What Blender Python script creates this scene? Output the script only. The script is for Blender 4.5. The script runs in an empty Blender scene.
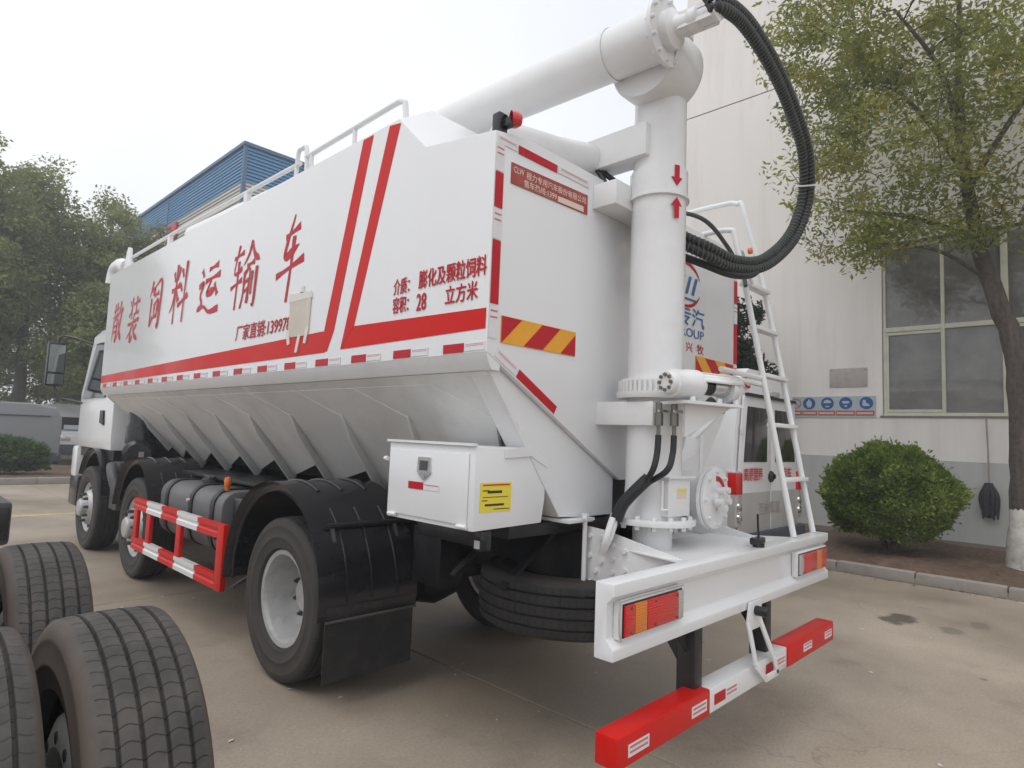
import bpy, math, random
import numpy as np
from mathutils import Vector, Matrix
R = math.radians
scene = bpy.context.scene
col = scene.collection
random.seed(7)

# ------------------------------------------------------------------ camera
cam_d = bpy.data.cameras.new('camera')
cam = bpy.data.objects.new('camera', cam_d)
col.objects.link(cam)
cam_d.sensor_width = 36.0
cam_d.lens = 628.3 * 36.0 / 1024.0
cam_d.clip_start = 0.05
cam_d.clip_end = 2000
RX = Vector((0.69381532, -0.71906125, 0.03963856))      # image right
DN = Vector((0.08802576, 0.03004877, -0.99566487))      # image down
FW = Vector((0.71475294, 0.69429676, 0.08414421))       # view direction
m = Matrix((RX, -DN, -FW)).transposed().to_4x4()
m.translation = Vector((-3.1296, -1.9895, 1.5719))
cam.matrix_world = m
scene.camera = cam

# ------------------------------------------------------------------ sky and sun (overcast day)
SUN_EL, SUN_AZ = 62.0, 268.0        # azimuth, clockwise from +Y
w = bpy.data.worlds.new('World')
scene.world = w
w.use_nodes = True
nt = w.node_tree
nt.nodes.clear()
sky = nt.nodes.new('ShaderNodeTexSky')
sky.sky_type = 'NISHITA'
sky.sun_disc = False
sky.sun_elevation = R(SUN_EL)
sky.sun_rotation = R(SUN_AZ)
sky.air_density = 1.0
sky.dust_density = 6.0
bw = nt.nodes.new('ShaderNodeHueSaturation')
bw.inputs['Saturation'].default_value = 0.12
mixw = nt.nodes.new('ShaderNodeMixRGB')
mixw.inputs['Fac'].default_value = 0.80
mixw.inputs['Color2'].default_value = (8.9, 9.1, 9.5, 1)   # even cloud layer
bg = nt.nodes.new('ShaderNodeBackground')
bg.inputs['Strength'].default_value = 0.10
wo = nt.nodes.new('ShaderNodeOutputWorld')
cl = nt.nodes.new('ShaderNodeTexNoise'); cl.inputs['Scale'].default_value = 1.6; cl.inputs['Detail'].default_value = 4
tc = nt.nodes.new('ShaderNodeTexCoord'); nt.links.new(tc.outputs['Generated'], cl.inputs['Vector'])
cr_ = nt.nodes.new('ShaderNodeValToRGB')
cr_.color_ramp.elements[0].position = 0.35; cr_.color_ramp.elements[0].color = (0.80, 0.825, 0.875, 1)
cr_.color_ramp.elements[1].position = 0.65; cr_.color_ramp.elements[1].color = (0.93, 0.95, 0.98, 1)
nt.links.new(cl.outputs['Fac'], cr_.inputs['Fac'])
sc_ = nt.nodes.new('ShaderNodeVectorMath'); sc_.operation = 'SCALE'; sc_.inputs['Scale'].default_value = 10.0
nt.links.new(cr_.outputs[0], sc_.inputs[0]); nt.links.new(sc_.outputs[0], mixw.inputs['Color2'])
nt.links.new(sky.outputs[0], bw.inputs['Color'])
nt.links.new(bw.outputs[0], mixw.inputs['Color1'])
nt.links.new(mixw.outputs[0], bg.inputs['Color'])
nt.links.new(bg.outputs[0], wo.inputs['Surface'])

sun_d = bpy.data.lights.new('sun', 'SUN')
sun_d.energy = 0.6
sun_d.angle = R(40)
sun_d.color = (1.0, 0.97, 0.93)
sun = bpy.data.objects.new('sun', sun_d)
col.objects.link(sun)
sd = Vector((math.sin(R(SUN_AZ)) * math.cos(R(SUN_EL)), math.cos(R(SUN_AZ)) * math.cos(R(SUN_EL)), math.sin(R(SUN_EL))))
sun.rotation_euler = sd.to_track_quat('Z', 'Y').to_euler()
sun.location = (0, 0, 30)

vs = scene.view_settings
vs.view_transform = 'Standard'
vs.look = 'None'
vs.exposure = 0.48
vs.gamma = 1.0
vs.use_curve_mapping = False

# ------------------------------------------------------------------ materials
MATS = {}
def mat(name, color, rough=0.5, metal=0.0, coat=0.0, var=0.0, vscale=3.0, dirt=None, dirt_amt=0.0, dirt_scale=1.5,
        bump=0.0, bscale=60.0, spec=None, emit=None, rib=False, streak=False):
    m = bpy.data.materials.new(name)
    m.use_nodes = True
    nt = m.node_tree
    b = nt.nodes['Principled BSDF']
    b.inputs['Base Color'].default_value = (*color, 1)
    b.inputs['Roughness'].default_value = rough
    b.inputs['Metallic'].default_value = metal
    b.inputs['Coat Weight'].default_value = coat
    b.inputs['Coat Roughness'].default_value = 0.08
    if spec is not None:
        b.inputs['Specular IOR Level'].default_value = spec
    N, L = nt.nodes, nt.links
    geo = N.new('ShaderNodeNewGeometry')
    last = None
    if var > 0:
        n = N.new('ShaderNodeTexNoise'); n.inputs['Scale'].default_value = vscale; n.inputs['Detail'].default_value = 6
        L.new(geo.outputs['Position'], n.inputs['Vector'])
        mr = N.new('ShaderNodeMapRange')
        mr.inputs['From Min'].default_value = 0.3; mr.inputs['From Max'].default_value = 0.7
        mr.inputs['To Min'].default_value = 1 - var; mr.inputs['To Max'].default_value = 1 + var
        L.new(n.outputs['Fac'], mr.inputs['Value'])
        mx = N.new('ShaderNodeVectorMath'); mx.operation = 'SCALE'
        mx.inputs[0].default_value = color
        L.new(mr.outputs[0], mx.inputs['Scale'])
        last = mx.outputs[0]
        rr = N.new('ShaderNodeMapRange')
        rr.inputs['From Min'].default_value = 0.3; rr.inputs['From Max'].default_value = 0.7
        rr.inputs['To Min'].default_value = max(0.02, rough - 0.08); rr.inputs['To Max'].default_value = min(1, rough + 0.1)
        L.new(n.outputs['Fac'], rr.inputs['Value'])
        L.new(rr.outputs[0], b.inputs['Roughness'])
    if dirt is not None:
        n2 = N.new('ShaderNodeTexNoise'); n2.inputs['Scale'].default_value = dirt_scale; n2.inputs['Detail'].default_value = 9
        n2.inputs['Roughness'].default_value = 0.65
        if streak:
            st = N.new('ShaderNodeVectorMath'); st.operation = 'MULTIPLY'; st.inputs[1].default_value = (1, 2.2, 0.22)
            L.new(geo.outputs['Position'], st.inputs[0]); L.new(st.outputs[0], n2.inputs['Vector'])
        else: L.new(geo.outputs['Position'], n2.inputs['Vector'])
        cr = N.new('ShaderNodeMapRange')
        cr.inputs['From Min'].default_value = 0.48; cr.inputs['From Max'].default_value = 0.75
        cr.inputs['To Min'].default_value = 0; cr.inputs['To Max'].default_value = dirt_amt
        L.new(n2.outputs['Fac'], cr.inputs['Value'])
        mc = N.new('ShaderNodeMixRGB')
        L.new(cr.outputs[0], mc.inputs['Fac'])
        if last: L.new(last, mc.inputs['Color1'])
        else: mc.inputs['Color1'].default_value = (*color, 1)
        mc.inputs['Color2'].default_value = (*dirt, 1)
        last = mc.outputs[0]
    if last: L.new(last, b.inputs['Base Color'])
    if bump > 0:
        n3 = N.new('ShaderNodeTexNoise'); n3.inputs['Scale'].default_value = bscale; n3.inputs['Detail'].default_value = 5
        L.new(geo.outputs['Position'], n3.inputs['Vector'])
        bp = N.new('ShaderNodeBump'); bp.inputs['Strength'].default_value = bump; bp.inputs['Distance'].default_value = 0.01
        L.new(n3.outputs['Fac'], bp.inputs['Height'])
        L.new(bp.outputs[0], b.inputs['Normal'])
    if rib:      # moulded prism grid of a lamp lens
        sx = N.new('ShaderNodeSeparateXYZ'); L.new(geo.outputs['Position'], sx.inputs[0]); hs_ = []
        for ax, fr_ in (('X', 620.0), ('Z', 620.0)):
            mu = N.new('ShaderNodeMath'); mu.operation = 'MULTIPLY'; mu.inputs[1].default_value = fr_; L.new(sx.outputs[ax], mu.inputs[0])
            si = N.new('ShaderNodeMath'); si.operation = 'SINE'; L.new(mu.outputs[0], si.inputs[0]); hs_.append(si)
        ad = N.new('ShaderNodeMath'); ad.operation = 'ADD'; L.new(hs_[0].outputs[0], ad.inputs[0]); L.new(hs_[1].outputs[0], ad.inputs[1])
        bp = N.new('ShaderNodeBump'); bp.inputs['Strength'].default_value = 0.25; bp.inputs['Distance'].default_value = 0.002
        L.new(ad.outputs[0], bp.inputs['Height']); L.new(bp.outputs[0], b.inputs['Normal'])
    if emit:
        b.inputs['Emission Color'].default_value = (*emit[:3], 1); b.inputs['Emission Strength'].default_value = emit[3]
    MATS[name] = m
    return m

mat('white_paint', (0.75, 0.755, 0.765), 0.26, coat=0.3, dirt=(0.60, 0.585, 0.56), dirt_amt=0.14, dirt_scale=1.2, bump=0.008, bscale=2.0, streak=True)
mat('white_steel', (0.75, 0.755, 0.76), 0.33, coat=0.2, dirt=(0.45, 0.43, 0.40), dirt_amt=0.22, dirt_scale=3.5, bump=0.03, bscale=14)
mat('hopper_paint', (0.80, 0.80, 0.79), 0.42, var=0.03, vscale=2, dirt=(0.40, 0.37, 0.33), dirt_amt=0.35, dirt_scale=2.2, bump=0.05, bscale=14)
mat('red_vinyl', (0.60, 0.010, 0.006), 0.35, var=0.04, vscale=2, spec=0.18)
mat('red_letter', (0.50, 0.012, 0.022), 0.4, var=0.06, vscale=5, spec=0.2)
mat('red_paint', (0.60, 0.010, 0.007), 0.38, spec=0.3, var=0.05, vscale=6, dirt=(0.4, 0.03, 0.02), dirt_amt=0.3, dirt_scale=8)
mat('tape_red', (0.48, 0.010, 0.020), 0.35, var=0.03, vscale=6, spec=0.25)
mat('tape_white', (0.72, 0.71, 0.72), 0.35, var=0.03, vscale=30)
mat('tape_print', (0.55, 0.16, 0.18), 0.5)
mat('yellow_vinyl', (0.80, 0.36, 0.015), 0.35, var=0.05, vscale=12)
mat('sticker_yellow', (0.80, 0.66, 0.05), 0.45)
mat('print_black', (0.03, 0.03, 0.03), 0.6)
mat('blue_letter', (0.02, 0.14, 0.33), 0.4)
mat('sign_red', (0.36, 0.045, 0.03), 0.45, var=0.1, vscale=15, dirt=(0.5, 0.3, 0.25), dirt_amt=0.4, dirt_scale=9)
mat('sign_cream', (0.72, 0.60, 0.52), 0.6)
mat('paper', (0.60, 0.545, 0.47), 0.8, var=0.05, vscale=10, bump=0.3, bscale=18)
mat('tape_clear', (0.70, 0.66, 0.62), 0.4)
mat('black_plastic', (0.013, 0.013, 0.016), 0.22, dirt=(0.06, 0.055, 0.05), dirt_amt=0.15, dirt_scale=4, bump=0.05, bscale=22)
mat('black_steel', (0.012, 0.012, 0.014), 0.45, var=0.1, vscale=8, dirt=(0.07, 0.06, 0.055), dirt_amt=0.5, dirt_scale=5, bump=0.1, bscale=30)
mat('dark_grey', (0.07, 0.07, 0.075), 0.5, var=0.08, vscale=8, dirt=(0.14, 0.12, 0.1), dirt_amt=0.4, dirt_scale=5)
mat('grey_tank', (0.13, 0.13, 0.135), 0.45, var=0.06, vscale=6, dirt=(0.22, 0.2, 0.17), dirt_amt=0.4, dirt_scale=5)
mat('chrome', (0.62, 0.62, 0.63), 0.25, metal=0.9, var=0.05, vscale=20)
mat('silver_rim', (0.50, 0.50, 0.50), 0.42, metal=0.35, var=0.05, vscale=12, dirt=(0.22, 0.19, 0.16), dirt_amt=0.5, dirt_scale=10)
mat('white_rim', (0.62, 0.62, 0.60), 0.45, var=0.04, vscale=12, dirt=(0.22, 0.19, 0.16), dirt_amt=0.55, dirt_scale=9)
mat('nut_steel', (0.10, 0.10, 0.105), 0.45, metal=0.5)
mat('brass', (0.20, 0.19, 0.17), 0.4, metal=0.7)
mat('hose_rubber', (0.014, 0.015, 0.018), 0.5, var=0.1, vscale=30)
mat('spring_wrap', (0.075, 0.085, 0.075), 0.55, var=0.1, vscale=30)
mat('lens_red', (0.62, 0.012, 0.012), 0.14, coat=0.6, rib=True)
mat('lens_amber', (0.72, 0.20, 0.01), 0.14, coat=0.6, rib=True)
mat('lens_clear', (0.45, 0.44, 0.44), 0.14, coat=0.6, rib=True)
mat('lamp_orange', (0.75, 0.16, 0.01), 0.2, coat=0.5)
mat('car_glass', (0.02, 0.022, 0.024), 0.08, spec=0.25)
mat('mirror_silver', (0.30, 0.33, 0.33), 0.04, metal=1.0)
mat('van_glass', (0.03, 0.028, 0.03), 0.12, coat=0.3, var=0.2, vscale=4)
mat('van_white', (0.70, 0.70, 0.71), 0.35, coat=0.3, var=0.02, dirt=(0.42, 0.40, 0.37), dirt_amt=0.3)
mat('van_silver', (0.24, 0.25, 0.26), 0.4, metal=0.3, coat=0.2, var=0.04)
mat('van_grime', (0.36, 0.35, 0.335), 0.5, var=0.06, vscale=3)
mat('bumper_dark', (0.05, 0.06, 0.08), 0.55)
mat('wall_render', (0.80, 0.765, 0.735), 0.85, var=0.035, vscale=0.5, dirt=(0.62, 0.575, 0.53), dirt_amt=0.6, dirt_scale=1.0, bump=0.12, bscale=45, streak=True)
mat('wall_dado', (0.47, 0.475, 0.46), 0.7, var=0.06, vscale=0.9, dirt=(0.37, 0.38, 0.36), dirt_amt=0.7, dirt_scale=1.4, bump=0.1, bscale=40, streak=True)
mat('plinth', (0.24, 0.20, 0.18), 0.9, var=0.1, vscale=4, bump=0.2, bscale=40)
mat('window_frame', (0.62, 0.61, 0.50), 0.5, var=0.04, vscale=5, dirt=(0.40, 0.37, 0.30), dirt_amt=0.5, dirt_scale=4)
mat('dark_strip', (0.06, 0.06, 0.055), 0.7)  # near-black colour of the wall joint and the strip over the window
mat('sign_panel', (0.42, 0.47, 0.50), 0.5, var=0.04, vscale=5)
mat('sign_blue', (0.02, 0.10, 0.30), 0.5)
mat('sign_icon', (0.45, 0.52, 0.58), 0.5)
mat('sign_strip', (0.42, 0.10, 0.08), 0.5)
mat('sign_text', (0.72, 0.64, 0.60), 0.5)
mat('plaque', (0.44, 0.40, 0.38), 0.6, var=0.08, vscale=12)
mat('plaque_mark', (0.30, 0.26, 0.25), 0.6)
mat('cladding_blue', (0.07, 0.25, 0.46), 0.5, var=0.05, vscale=0.5)
mat('cladding_trim', (0.05, 0.13, 0.24), 0.5)
mat('cladding_cream', (0.56, 0.54, 0.50), 0.6, var=0.05, vscale=0.5)
mat('kerb_stone', (0.30, 0.275, 0.25), 0.9, var=0.12, vscale=3, dirt=(0.17, 0.15, 0.125), dirt_amt=0.7, dirt_scale=3, bump=0.5, bscale=30)
mat('line_yellow', (0.52, 0.42, 0.18), 0.85, var=0.15, vscale=4, dirt=(0.32, 0.28, 0.22), dirt_amt=0.8, dirt_scale=5)
mat('bark', (0.075, 0.060, 0.049), 0.9, var=0.4, vscale=18, dirt=(0.15, 0.135, 0.115), dirt_amt=0.7, dirt_scale=9, bump=1.0, bscale=28, streak=True)
mat('bark_far', (0.09, 0.08, 0.07), 0.9, var=0.2, vscale=4)
mat('limewash', (0.55, 0.53, 0.49), 0.95, var=0.1, vscale=6, dirt=(0.22, 0.19, 0.16), dirt_amt=0.7, dirt_scale=7, bump=0.8, bscale=22)
mat('dry_leaf', (0.22, 0.14, 0.075), 0.8, var=0.3, vscale=30)
mat('litter', (0.62, 0.60, 0.56), 0.8)
mat('mop', (0.05, 0.05, 0.055), 0.95, var=0.3, vscale=20)
mat('wood_pole', (0.30, 0.26, 0.22), 0.8, var=0.1)

def leaf_mat(name, c0, c1, c2):
    m = bpy.data.materials.new(name); m.use_nodes = True
    N, L = m.node_tree.nodes, m.node_tree.links
    b = N['Principled BSDF']
    b.inputs['Roughness'].default_value = 0.5
    b.inputs['Specular IOR Level'].default_value = 0.35
    a = N.new('ShaderNodeAttribute'); a.attribute_name = 'tint'
    r = N.new('ShaderNodeValToRGB')
    e = r.color_ramp.elements
    e[0].position = 0.0; e[0].color = (*c0, 1)
    e[1].position = 1.0; e[1].color = (*c2, 1)
    x = e.new(0.6); x.color = (*c1, 1)
    L.new(a.outputs['Fac'], r.inputs['Fac'])
    L.new(r.outputs[0], b.inputs['Base Color'])
    t = N.new('ShaderNodeBsdfTranslucent')
    L.new(r.outputs[0], t.inputs['Color'])
    mx = N.new('ShaderNodeMixShader'); mx.inputs[0].default_value = 0.48
    L.new(b.outputs[0], mx.inputs[1]); L.new(t.outputs[0], mx.inputs[2])
    L.new(mx.outputs[0], N['Material Output'].inputs['Surface'])
    MATS[name] = m
leaf_mat('leaf_camphor', (0.16, 0.20, 0.045), (0.32, 0.325, 0.075), (0.50, 0.38, 0.09))
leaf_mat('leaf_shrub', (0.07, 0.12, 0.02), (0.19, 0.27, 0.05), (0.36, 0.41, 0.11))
leaf_mat('leaf_far', (0.17, 0.21, 0.08), (0.29, 0.32, 0.12), (0.44, 0.43, 0.18))
leaf_mat('leaf_olive', (0.13, 0.14, 0.07), (0.20, 0.20, 0.095), (0.29, 0.27, 0.13))
leaf_mat('leaf_hedge', (0.035, 0.07, 0.02), (0.08, 0.14, 0.035), (0.15, 0.21, 0.06))
leaf_mat('leaf_dark', (0.02, 0.03, 0.016), (0.04, 0.055, 0.03), (0.08, 0.09, 0.05))

def ground_mat():
    m = bpy.data.materials.new('concrete'); m.use_nodes = True
    N, L = m.node_tree.nodes, m.node_tree.links
    b = N['Principled BSDF']; b.inputs['Roughness'].default_value = 0.8
    g = N.new('ShaderNodeNewGeometry')
    def noise(s, d=6, ro=0.6):
        n = N.new('ShaderNodeTexNoise'); n.inputs['Scale'].default_value = s; n.inputs['Detail'].default_value = d
        n.inputs['Roughness'].default_value = ro
        L.new(g.outputs['Position'], n.inputs['Vector']); return n
    n1 = noise(0.45, 8, 0.62)
    r1 = N.new('ShaderNodeValToRGB')
    r1.color_ramp.elements[0].position = 0.30; r1.color_ramp.elements[0].color = (0.225, 0.182, 0.139, 1)
    r1.color_ramp.elements[1].position = 0.70; r1.color_ramp.elements[1].color = (0.43, 0.362, 0.288, 1)
    L.new(n1.outputs['Fac'], r1.inputs['Fac'])
    n2 = noise(55, 6, 0.75)
    r2 = N.new('ShaderNodeMapRange'); r2.inputs['From Min'].default_value = 0.3; r2.inputs['From Max'].default_value = 0.7
    r2.inputs['To Min'].default_value = 0.80; r2.inputs['To Max'].default_value = 1.16
    L.new(n2.outputs['Fac'], r2.inputs['Value'])
    sc = N.new('ShaderNodeVectorMath'); sc.operation = 'SCALE'
    L.new(r1.outputs[0], sc.inputs[0]); L.new(r2.outputs[0], sc.inputs['Scale'])
    # oil and rubber stains
    n3 = noise(1.3, 7, 0.7)
    r3 = N.new('ShaderNodeMapRange'); r3.inputs['From Min'].default_value = 0.56; r3.inputs['From Max'].default_value = 0.74
    r3.inputs['To Min'].default_value = 0.0; r3.inputs['To Max'].default_value = 0.45
    L.new(n3.outputs['Fac'], r3.inputs['Value'])
    mx = N.new('ShaderNodeMixRGB'); mx.inputs['Color2'].default_value = (0.135, 0.108, 0.082, 1)
    L.new(r3.outputs[0], mx.inputs['Fac']); L.new(sc.outputs[0], mx.inputs['Color1'])
    last = mx.outputs[0]
    # hairline cracks, only here and there
    wn = noise(2.0, 4, 0.6)
    wv_ = N.new('ShaderNodeVectorMath'); wv_.operation = 'SCALE'; wv_.inputs['Scale'].default_value = 0.5; L.new(wn.outputs['Color'], wv_.inputs[0])
    wa = N.new('ShaderNodeVectorMath'); wa.operation = 'ADD'; L.new(g.outputs['Position'], wa.inputs[0]); L.new(wv_.outputs[0], wa.inputs[1])
    vo = N.new('ShaderNodeTexVoronoi'); vo.feature = 'DISTANCE_TO_EDGE'; vo.inputs['Scale'].default_value = 0.42; L.new(wa.outputs[0], vo.inputs['Vector'])
    vr = N.new('ShaderNodeMapRange'); vr.inputs['From Min'].default_value = 0.0012; vr.inputs['From Max'].default_value = 0.0032; vr.inputs['To Min'].default_value = 1.0; vr.inputs['To Max'].default_value = 0.0
    L.new(vo.outputs['Distance'], vr.inputs['Value'])
    mk = noise(0.35, 2, 0.5); mm_ = N.new('ShaderNodeMapRange'); mm_.inputs['From Min'].default_value = 0.52; mm_.inputs['From Max'].default_value = 0.62; mm_.inputs['To Min'].default_value = 0.0; mm_.inputs['To Max'].default_value = 0.22
    L.new(mk.outputs['Fac'], mm_.inputs['Value'])
    cm = N.new('ShaderNodeMath'); cm.operation = 'MULTIPLY'; L.new(vr.outputs[0], cm.inputs[0]); L.new(mm_.outputs[0], cm.inputs[1])
    mc_ = N.new('ShaderNodeMixRGB'); mc_.inputs['Color2'].default_value = (0.07, 0.058, 0.047, 1); L.new(cm.outputs[0], mc_.inputs['Fac']); L.new(last, mc_.inputs['Color1'])
    last = mc_.outputs[0]
    # small oil drips
    vd = N.new('ShaderNodeTexVoronoi'); vd.inputs['Scale'].default_value = 1.7; L.new(g.outputs['Position'], vd.inputs['Vector'])
    dr_ = N.new('ShaderNodeMapRange'); dr_.inputs['From Min'].default_value = 0.030; dr_.inputs['From Max'].default_value = 0.055; dr_.inputs['To Min'].default_value = 0.55; dr_.inputs['To Max'].default_value = 0.0
    L.new(vd.outputs['Distance'], dr_.inputs['Value'])
    md = N.new('ShaderNodeMixRGB'); md.inputs['Color2'].default_value = (0.09, 0.074, 0.06, 1); L.new(dr_.outputs[0], md.inputs['Fac']); L.new(last, md.inputs['Color1'])
    last = md.outputs[0]
    # single wet oil patch on the yard
    for (px, py, sx, sy, lim) in ((3.86, -0.42, 0.28, 0.16, 1.0), (3.80, -0.85, 0.16, 0.12, 0.5), (4.25, -1.0, 0.2, 0.1, 0.35)):
        sb = N.new('ShaderNodeVectorMath'); sb.operation = 'SUBTRACT'; sb.inputs[1].default_value = (px, py, 0)
        L.new(g.outputs['Position'], sb.inputs[0])
        dv = N.new('ShaderNodeVectorMath'); dv.operation = 'DIVIDE'; dv.inputs[1].default_value = (sx, sy, 1)
        L.new(sb.outputs[0], dv.inputs[0])
        ln = N.new('ShaderNodeVectorMath'); ln.operation = 'LENGTH'; L.new(dv.outputs[0], ln.inputs[0])
        nn = noise(6, 5, 0.6)
        ad = N.new('ShaderNodeMath'); ad.operation = 'MULTIPLY_ADD'; ad.inputs[1].default_value = 1.6
        L.new(nn.outputs['Fac'], ad.inputs[0]); L.new(ln.outputs['Value'], ad.inputs[2])
        mr = N.new('ShaderNodeMapRange'); mr.inputs['From Min'].default_value = 1.75; mr.inputs['From Max'].default_value = 1.45
        mr.inputs['To Min'].default_value = 0.0; mr.inputs['To Max'].default_value = 0.8 * lim
        L.new(ad.outputs[0], mr.inputs['Value'])
        m2 = N.new('ShaderNodeMixRGB'); m2.inputs['Color2'].default_value = (0.055, 0.045, 0.038, 1)
        L.new(mr.outputs[0], m2.inputs['Fac']); L.new(last, m2.inputs['Color1'])
        last = m2.outputs[0]
    L.new(last, b.inputs['Base Color'])
    rr = N.new('ShaderNodeMapRange'); rr.inputs['From Min'].default_value = 0.3; rr.inputs['From Max'].default_value = 0.7
    rr.inputs['To Min'].default_value = 0.42; rr.inputs['To Max'].default_value = 0.72
    L.new(n1.outputs['Fac'], rr.inputs['Value']); L.new(rr.outputs[0], b.inputs['Roughness'])
    bp = N.new('ShaderNodeBump'); bp.inputs['Strength'].default_value = 0.25; bp.inputs['Distance'].default_value = 0.006
    L.new(n2.outputs['Fac'], bp.inputs['Height']); L.new(bp.outputs[0], b.inputs['Normal'])
    MATS['concrete'] = m
ground_mat()

def soil_mat():
    m = mat('soil', (0.10, 0.065, 0.045), 0.95, var=0.35, vscale=7, dirt=(0.20, 0.12, 0.07), dirt_amt=0.8, dirt_scale=16, bump=1.0, bscale=25)
soil_mat()

def tyre_mat(name, base, dust, amt):
    m = bpy.data.materials.new(name); m.use_nodes = True
    N, L = m.node_tree.nodes, m.node_tree.links
    b = N['Principled BSDF']; b.inputs['Roughness'].default_value = 0.75; b.inputs['Specular IOR Level'].default_value = 0.3
    uv = N.new('ShaderNodeUVMap'); uv.uv_map = 'UVMap'
    sp = N.new('ShaderNodeSeparateXYZ'); L.new(uv.outputs[0], sp.inputs[0])
    # sipes: fine wavy cross cuts on the tread only (|v-.5|<.37)
    wv = N.new('ShaderNodeMath'); wv.operation = 'SINE'
    k = N.new('ShaderNodeMath'); k.operation = 'MULTIPLY'; k.inputs[1].default_value = 34.0
    L.new(sp.outputs['Y'], k.inputs[0]); L.new(k.outputs[0], wv.inputs[0])
    a1 = N.new('ShaderNodeMath'); a1.operation = 'MULTIPLY_ADD'; a1.inputs[1].default_value = 0.0013
    L.new(wv.outputs[0], a1.inputs[0]); L.new(sp.outputs['X'], a1.inputs[2])
    f = N.new('ShaderNodeMath'); f.operation = 'MULTIPLY'; f.inputs[1].default_value = 78.0; L.new(a1.outputs[0], f.inputs[0])
    fr = N.new('ShaderNodeMath'); fr.operation = 'FRACT'; L.new(f.outputs[0], fr.inputs[0])
    lt = N.new('ShaderNodeMapRange'); lt.inputs['From Min'].default_value = 0.05; lt.inputs['From Max'].default_value = 0.11
    lt.inputs['To Min'].default_value = 1.0; lt.inputs['To Max'].default_value = 0.0
    L.new(fr.outputs[0], lt.inputs['Value'])
    c = N.new('ShaderNodeMath'); c.operation = 'SUBTRACT'; c.inputs[1].default_value = 0.5; L.new(sp.outputs['Y'], c.inputs[0])
    ab = N.new('ShaderNodeMath'); ab.operation = 'ABSOLUTE'; L.new(c.outputs[0], ab.inputs[0])
    tr = N.new('ShaderNodeMath'); tr.operation = 'LESS_THAN'; tr.inputs[1].default_value = 0.40; L.new(ab.outputs[0], tr.inputs[0])
    si = N.new('ShaderNodeMath'); si.operation = 'MULTIPLY'; L.new(lt.outputs[0], si.inputs[0]); L.new(tr.outputs[0], si.inputs[1])
    g = N.new('ShaderNodeNewGeometry')
    n = N.new('ShaderNodeTexNoise'); n.inputs['Scale'].default_value = 7; n.inputs['Detail'].default_value = 8; n.inputs['Roughness'].default_value = 0.65
    L.new(g.outputs['Position'], n.inputs['Vector'])
    mr = N.new('ShaderNodeMapRange'); mr.inputs['From Min'].default_value = 0.35; mr.inputs['From Max'].default_value = 0.7
    mr.inputs['To Min'].default_value = amt * 0.25; mr.inputs['To Max'].default_value = amt
    L.new(n.outputs['Fac'], mr.inputs['Value'])
    m1 = N.new('ShaderNodeMixRGB'); m1.inputs['Color1'].default_value = (*base, 1); m1.inputs['Color2'].default_value = (*dust, 1)
    L.new(mr.outputs[0], m1.inputs['Fac'])
    # dry brown dust sticks to the sidewalls
    sw = N.new('ShaderNodeMapRange'); sw.inputs['From Min'].default_value = 0.40; sw.inputs['From Max'].default_value = 0.47
    sw.inputs['To Min'].default_value = 0.0; sw.inputs['To Max'].default_value = amt * 0.75
    L.new(ab.outputs[0], sw.inputs['Value'])
    m0 = m1; m1 = N.new('ShaderNodeMixRGB'); m1.inputs['Color2'].default_value = (dust[0] * 1.15, dust[1], dust[2] * .9, 1)
    L.new(sw.outputs[0], m1.inputs['Fac']); L.new(m0.outputs[0], m1.inputs['Color1'])
    m2 = N.new('ShaderNodeMixRGB'); m2.inputs['Color2'].default_value = (0.012, 0.011, 0.01, 1)
    sf = N.new('ShaderNodeMath'); sf.operation = 'MULTIPLY'; sf.inputs[1].default_value = 0.5; L.new(si.outputs[0], sf.inputs[0])
    L.new(sf.outputs[0], m2.inputs['Fac']); L.new(m1.outputs[0], m2.inputs['Color1'])
    L.new(m2.outputs[0], b.inputs['Base Color'])
    inv = N.new('ShaderNodeMath'); inv.operation = 'SUBTRACT'; inv.inputs[0].default_value = 1.0; L.new(si.outputs[0], inv.inputs[1])
    bp = N.new('ShaderNodeBump'); bp.inputs['Strength'].default_value = 0.6; bp.inputs['Distance'].default_value = 0.006
    L.new(inv.outputs[0], bp.inputs['Height']); L.new(bp.outputs[0], b.inputs['Normal'])
    MATS[name] = m
tyre_mat('rubber', (0.020, 0.020, 0.022), (0.075, 0.073, 0.072), 0.55)
tyre_mat('rubber_dusty', (0.034, 0.034, 0.035), (0.125, 0.110, 0.098), 0.72)
tyre_mat('rubber_spare', (0.020, 0.020, 0.022), (0.06, 0.055, 0.05), 0.5)

def glass_mat():
    m = bpy.data.materials.new('window_glass'); m.use_nodes = True
    N, L = m.node_tree.nodes, m.node_tree.links
    b = N['Principled BSDF']
    b.inputs['Roughness'].default_value = 0.08
    b.inputs['Coat Weight'].default_value = 0.6; b.inputs['Coat Roughness'].default_value = 0.03
    g = N.new('ShaderNodeNewGeometry')
    n = N.new('ShaderNodeTexNoise'); n.inputs['Scale'].default_value = 1.6; n.inputs['Detail'].default_value = 7; n.inputs['Roughness'].default_value = 0.62
    L.new(g.outputs['Position'], n.inputs['Vector'])
    r = N.new('ShaderNodeValToRGB')
    r.color_ramp.elements[0].position = 0.30; r.color_ramp.elements[0].color = (0.10, 0.097, 0.09, 1)
    r.color_ramp.elements[1].position = 0.72; r.color_ramp.elements[1].color = (0.24, 0.235, 0.22, 1)     # dust film, plus pale grey reflections painted into the glass colour
    L.new(n.outputs['Fac'], r.inputs['Fac']); L.new(r.outputs[0], b.inputs['Base Color'])
    MATS['window_glass'] = m
glass_mat()

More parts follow.
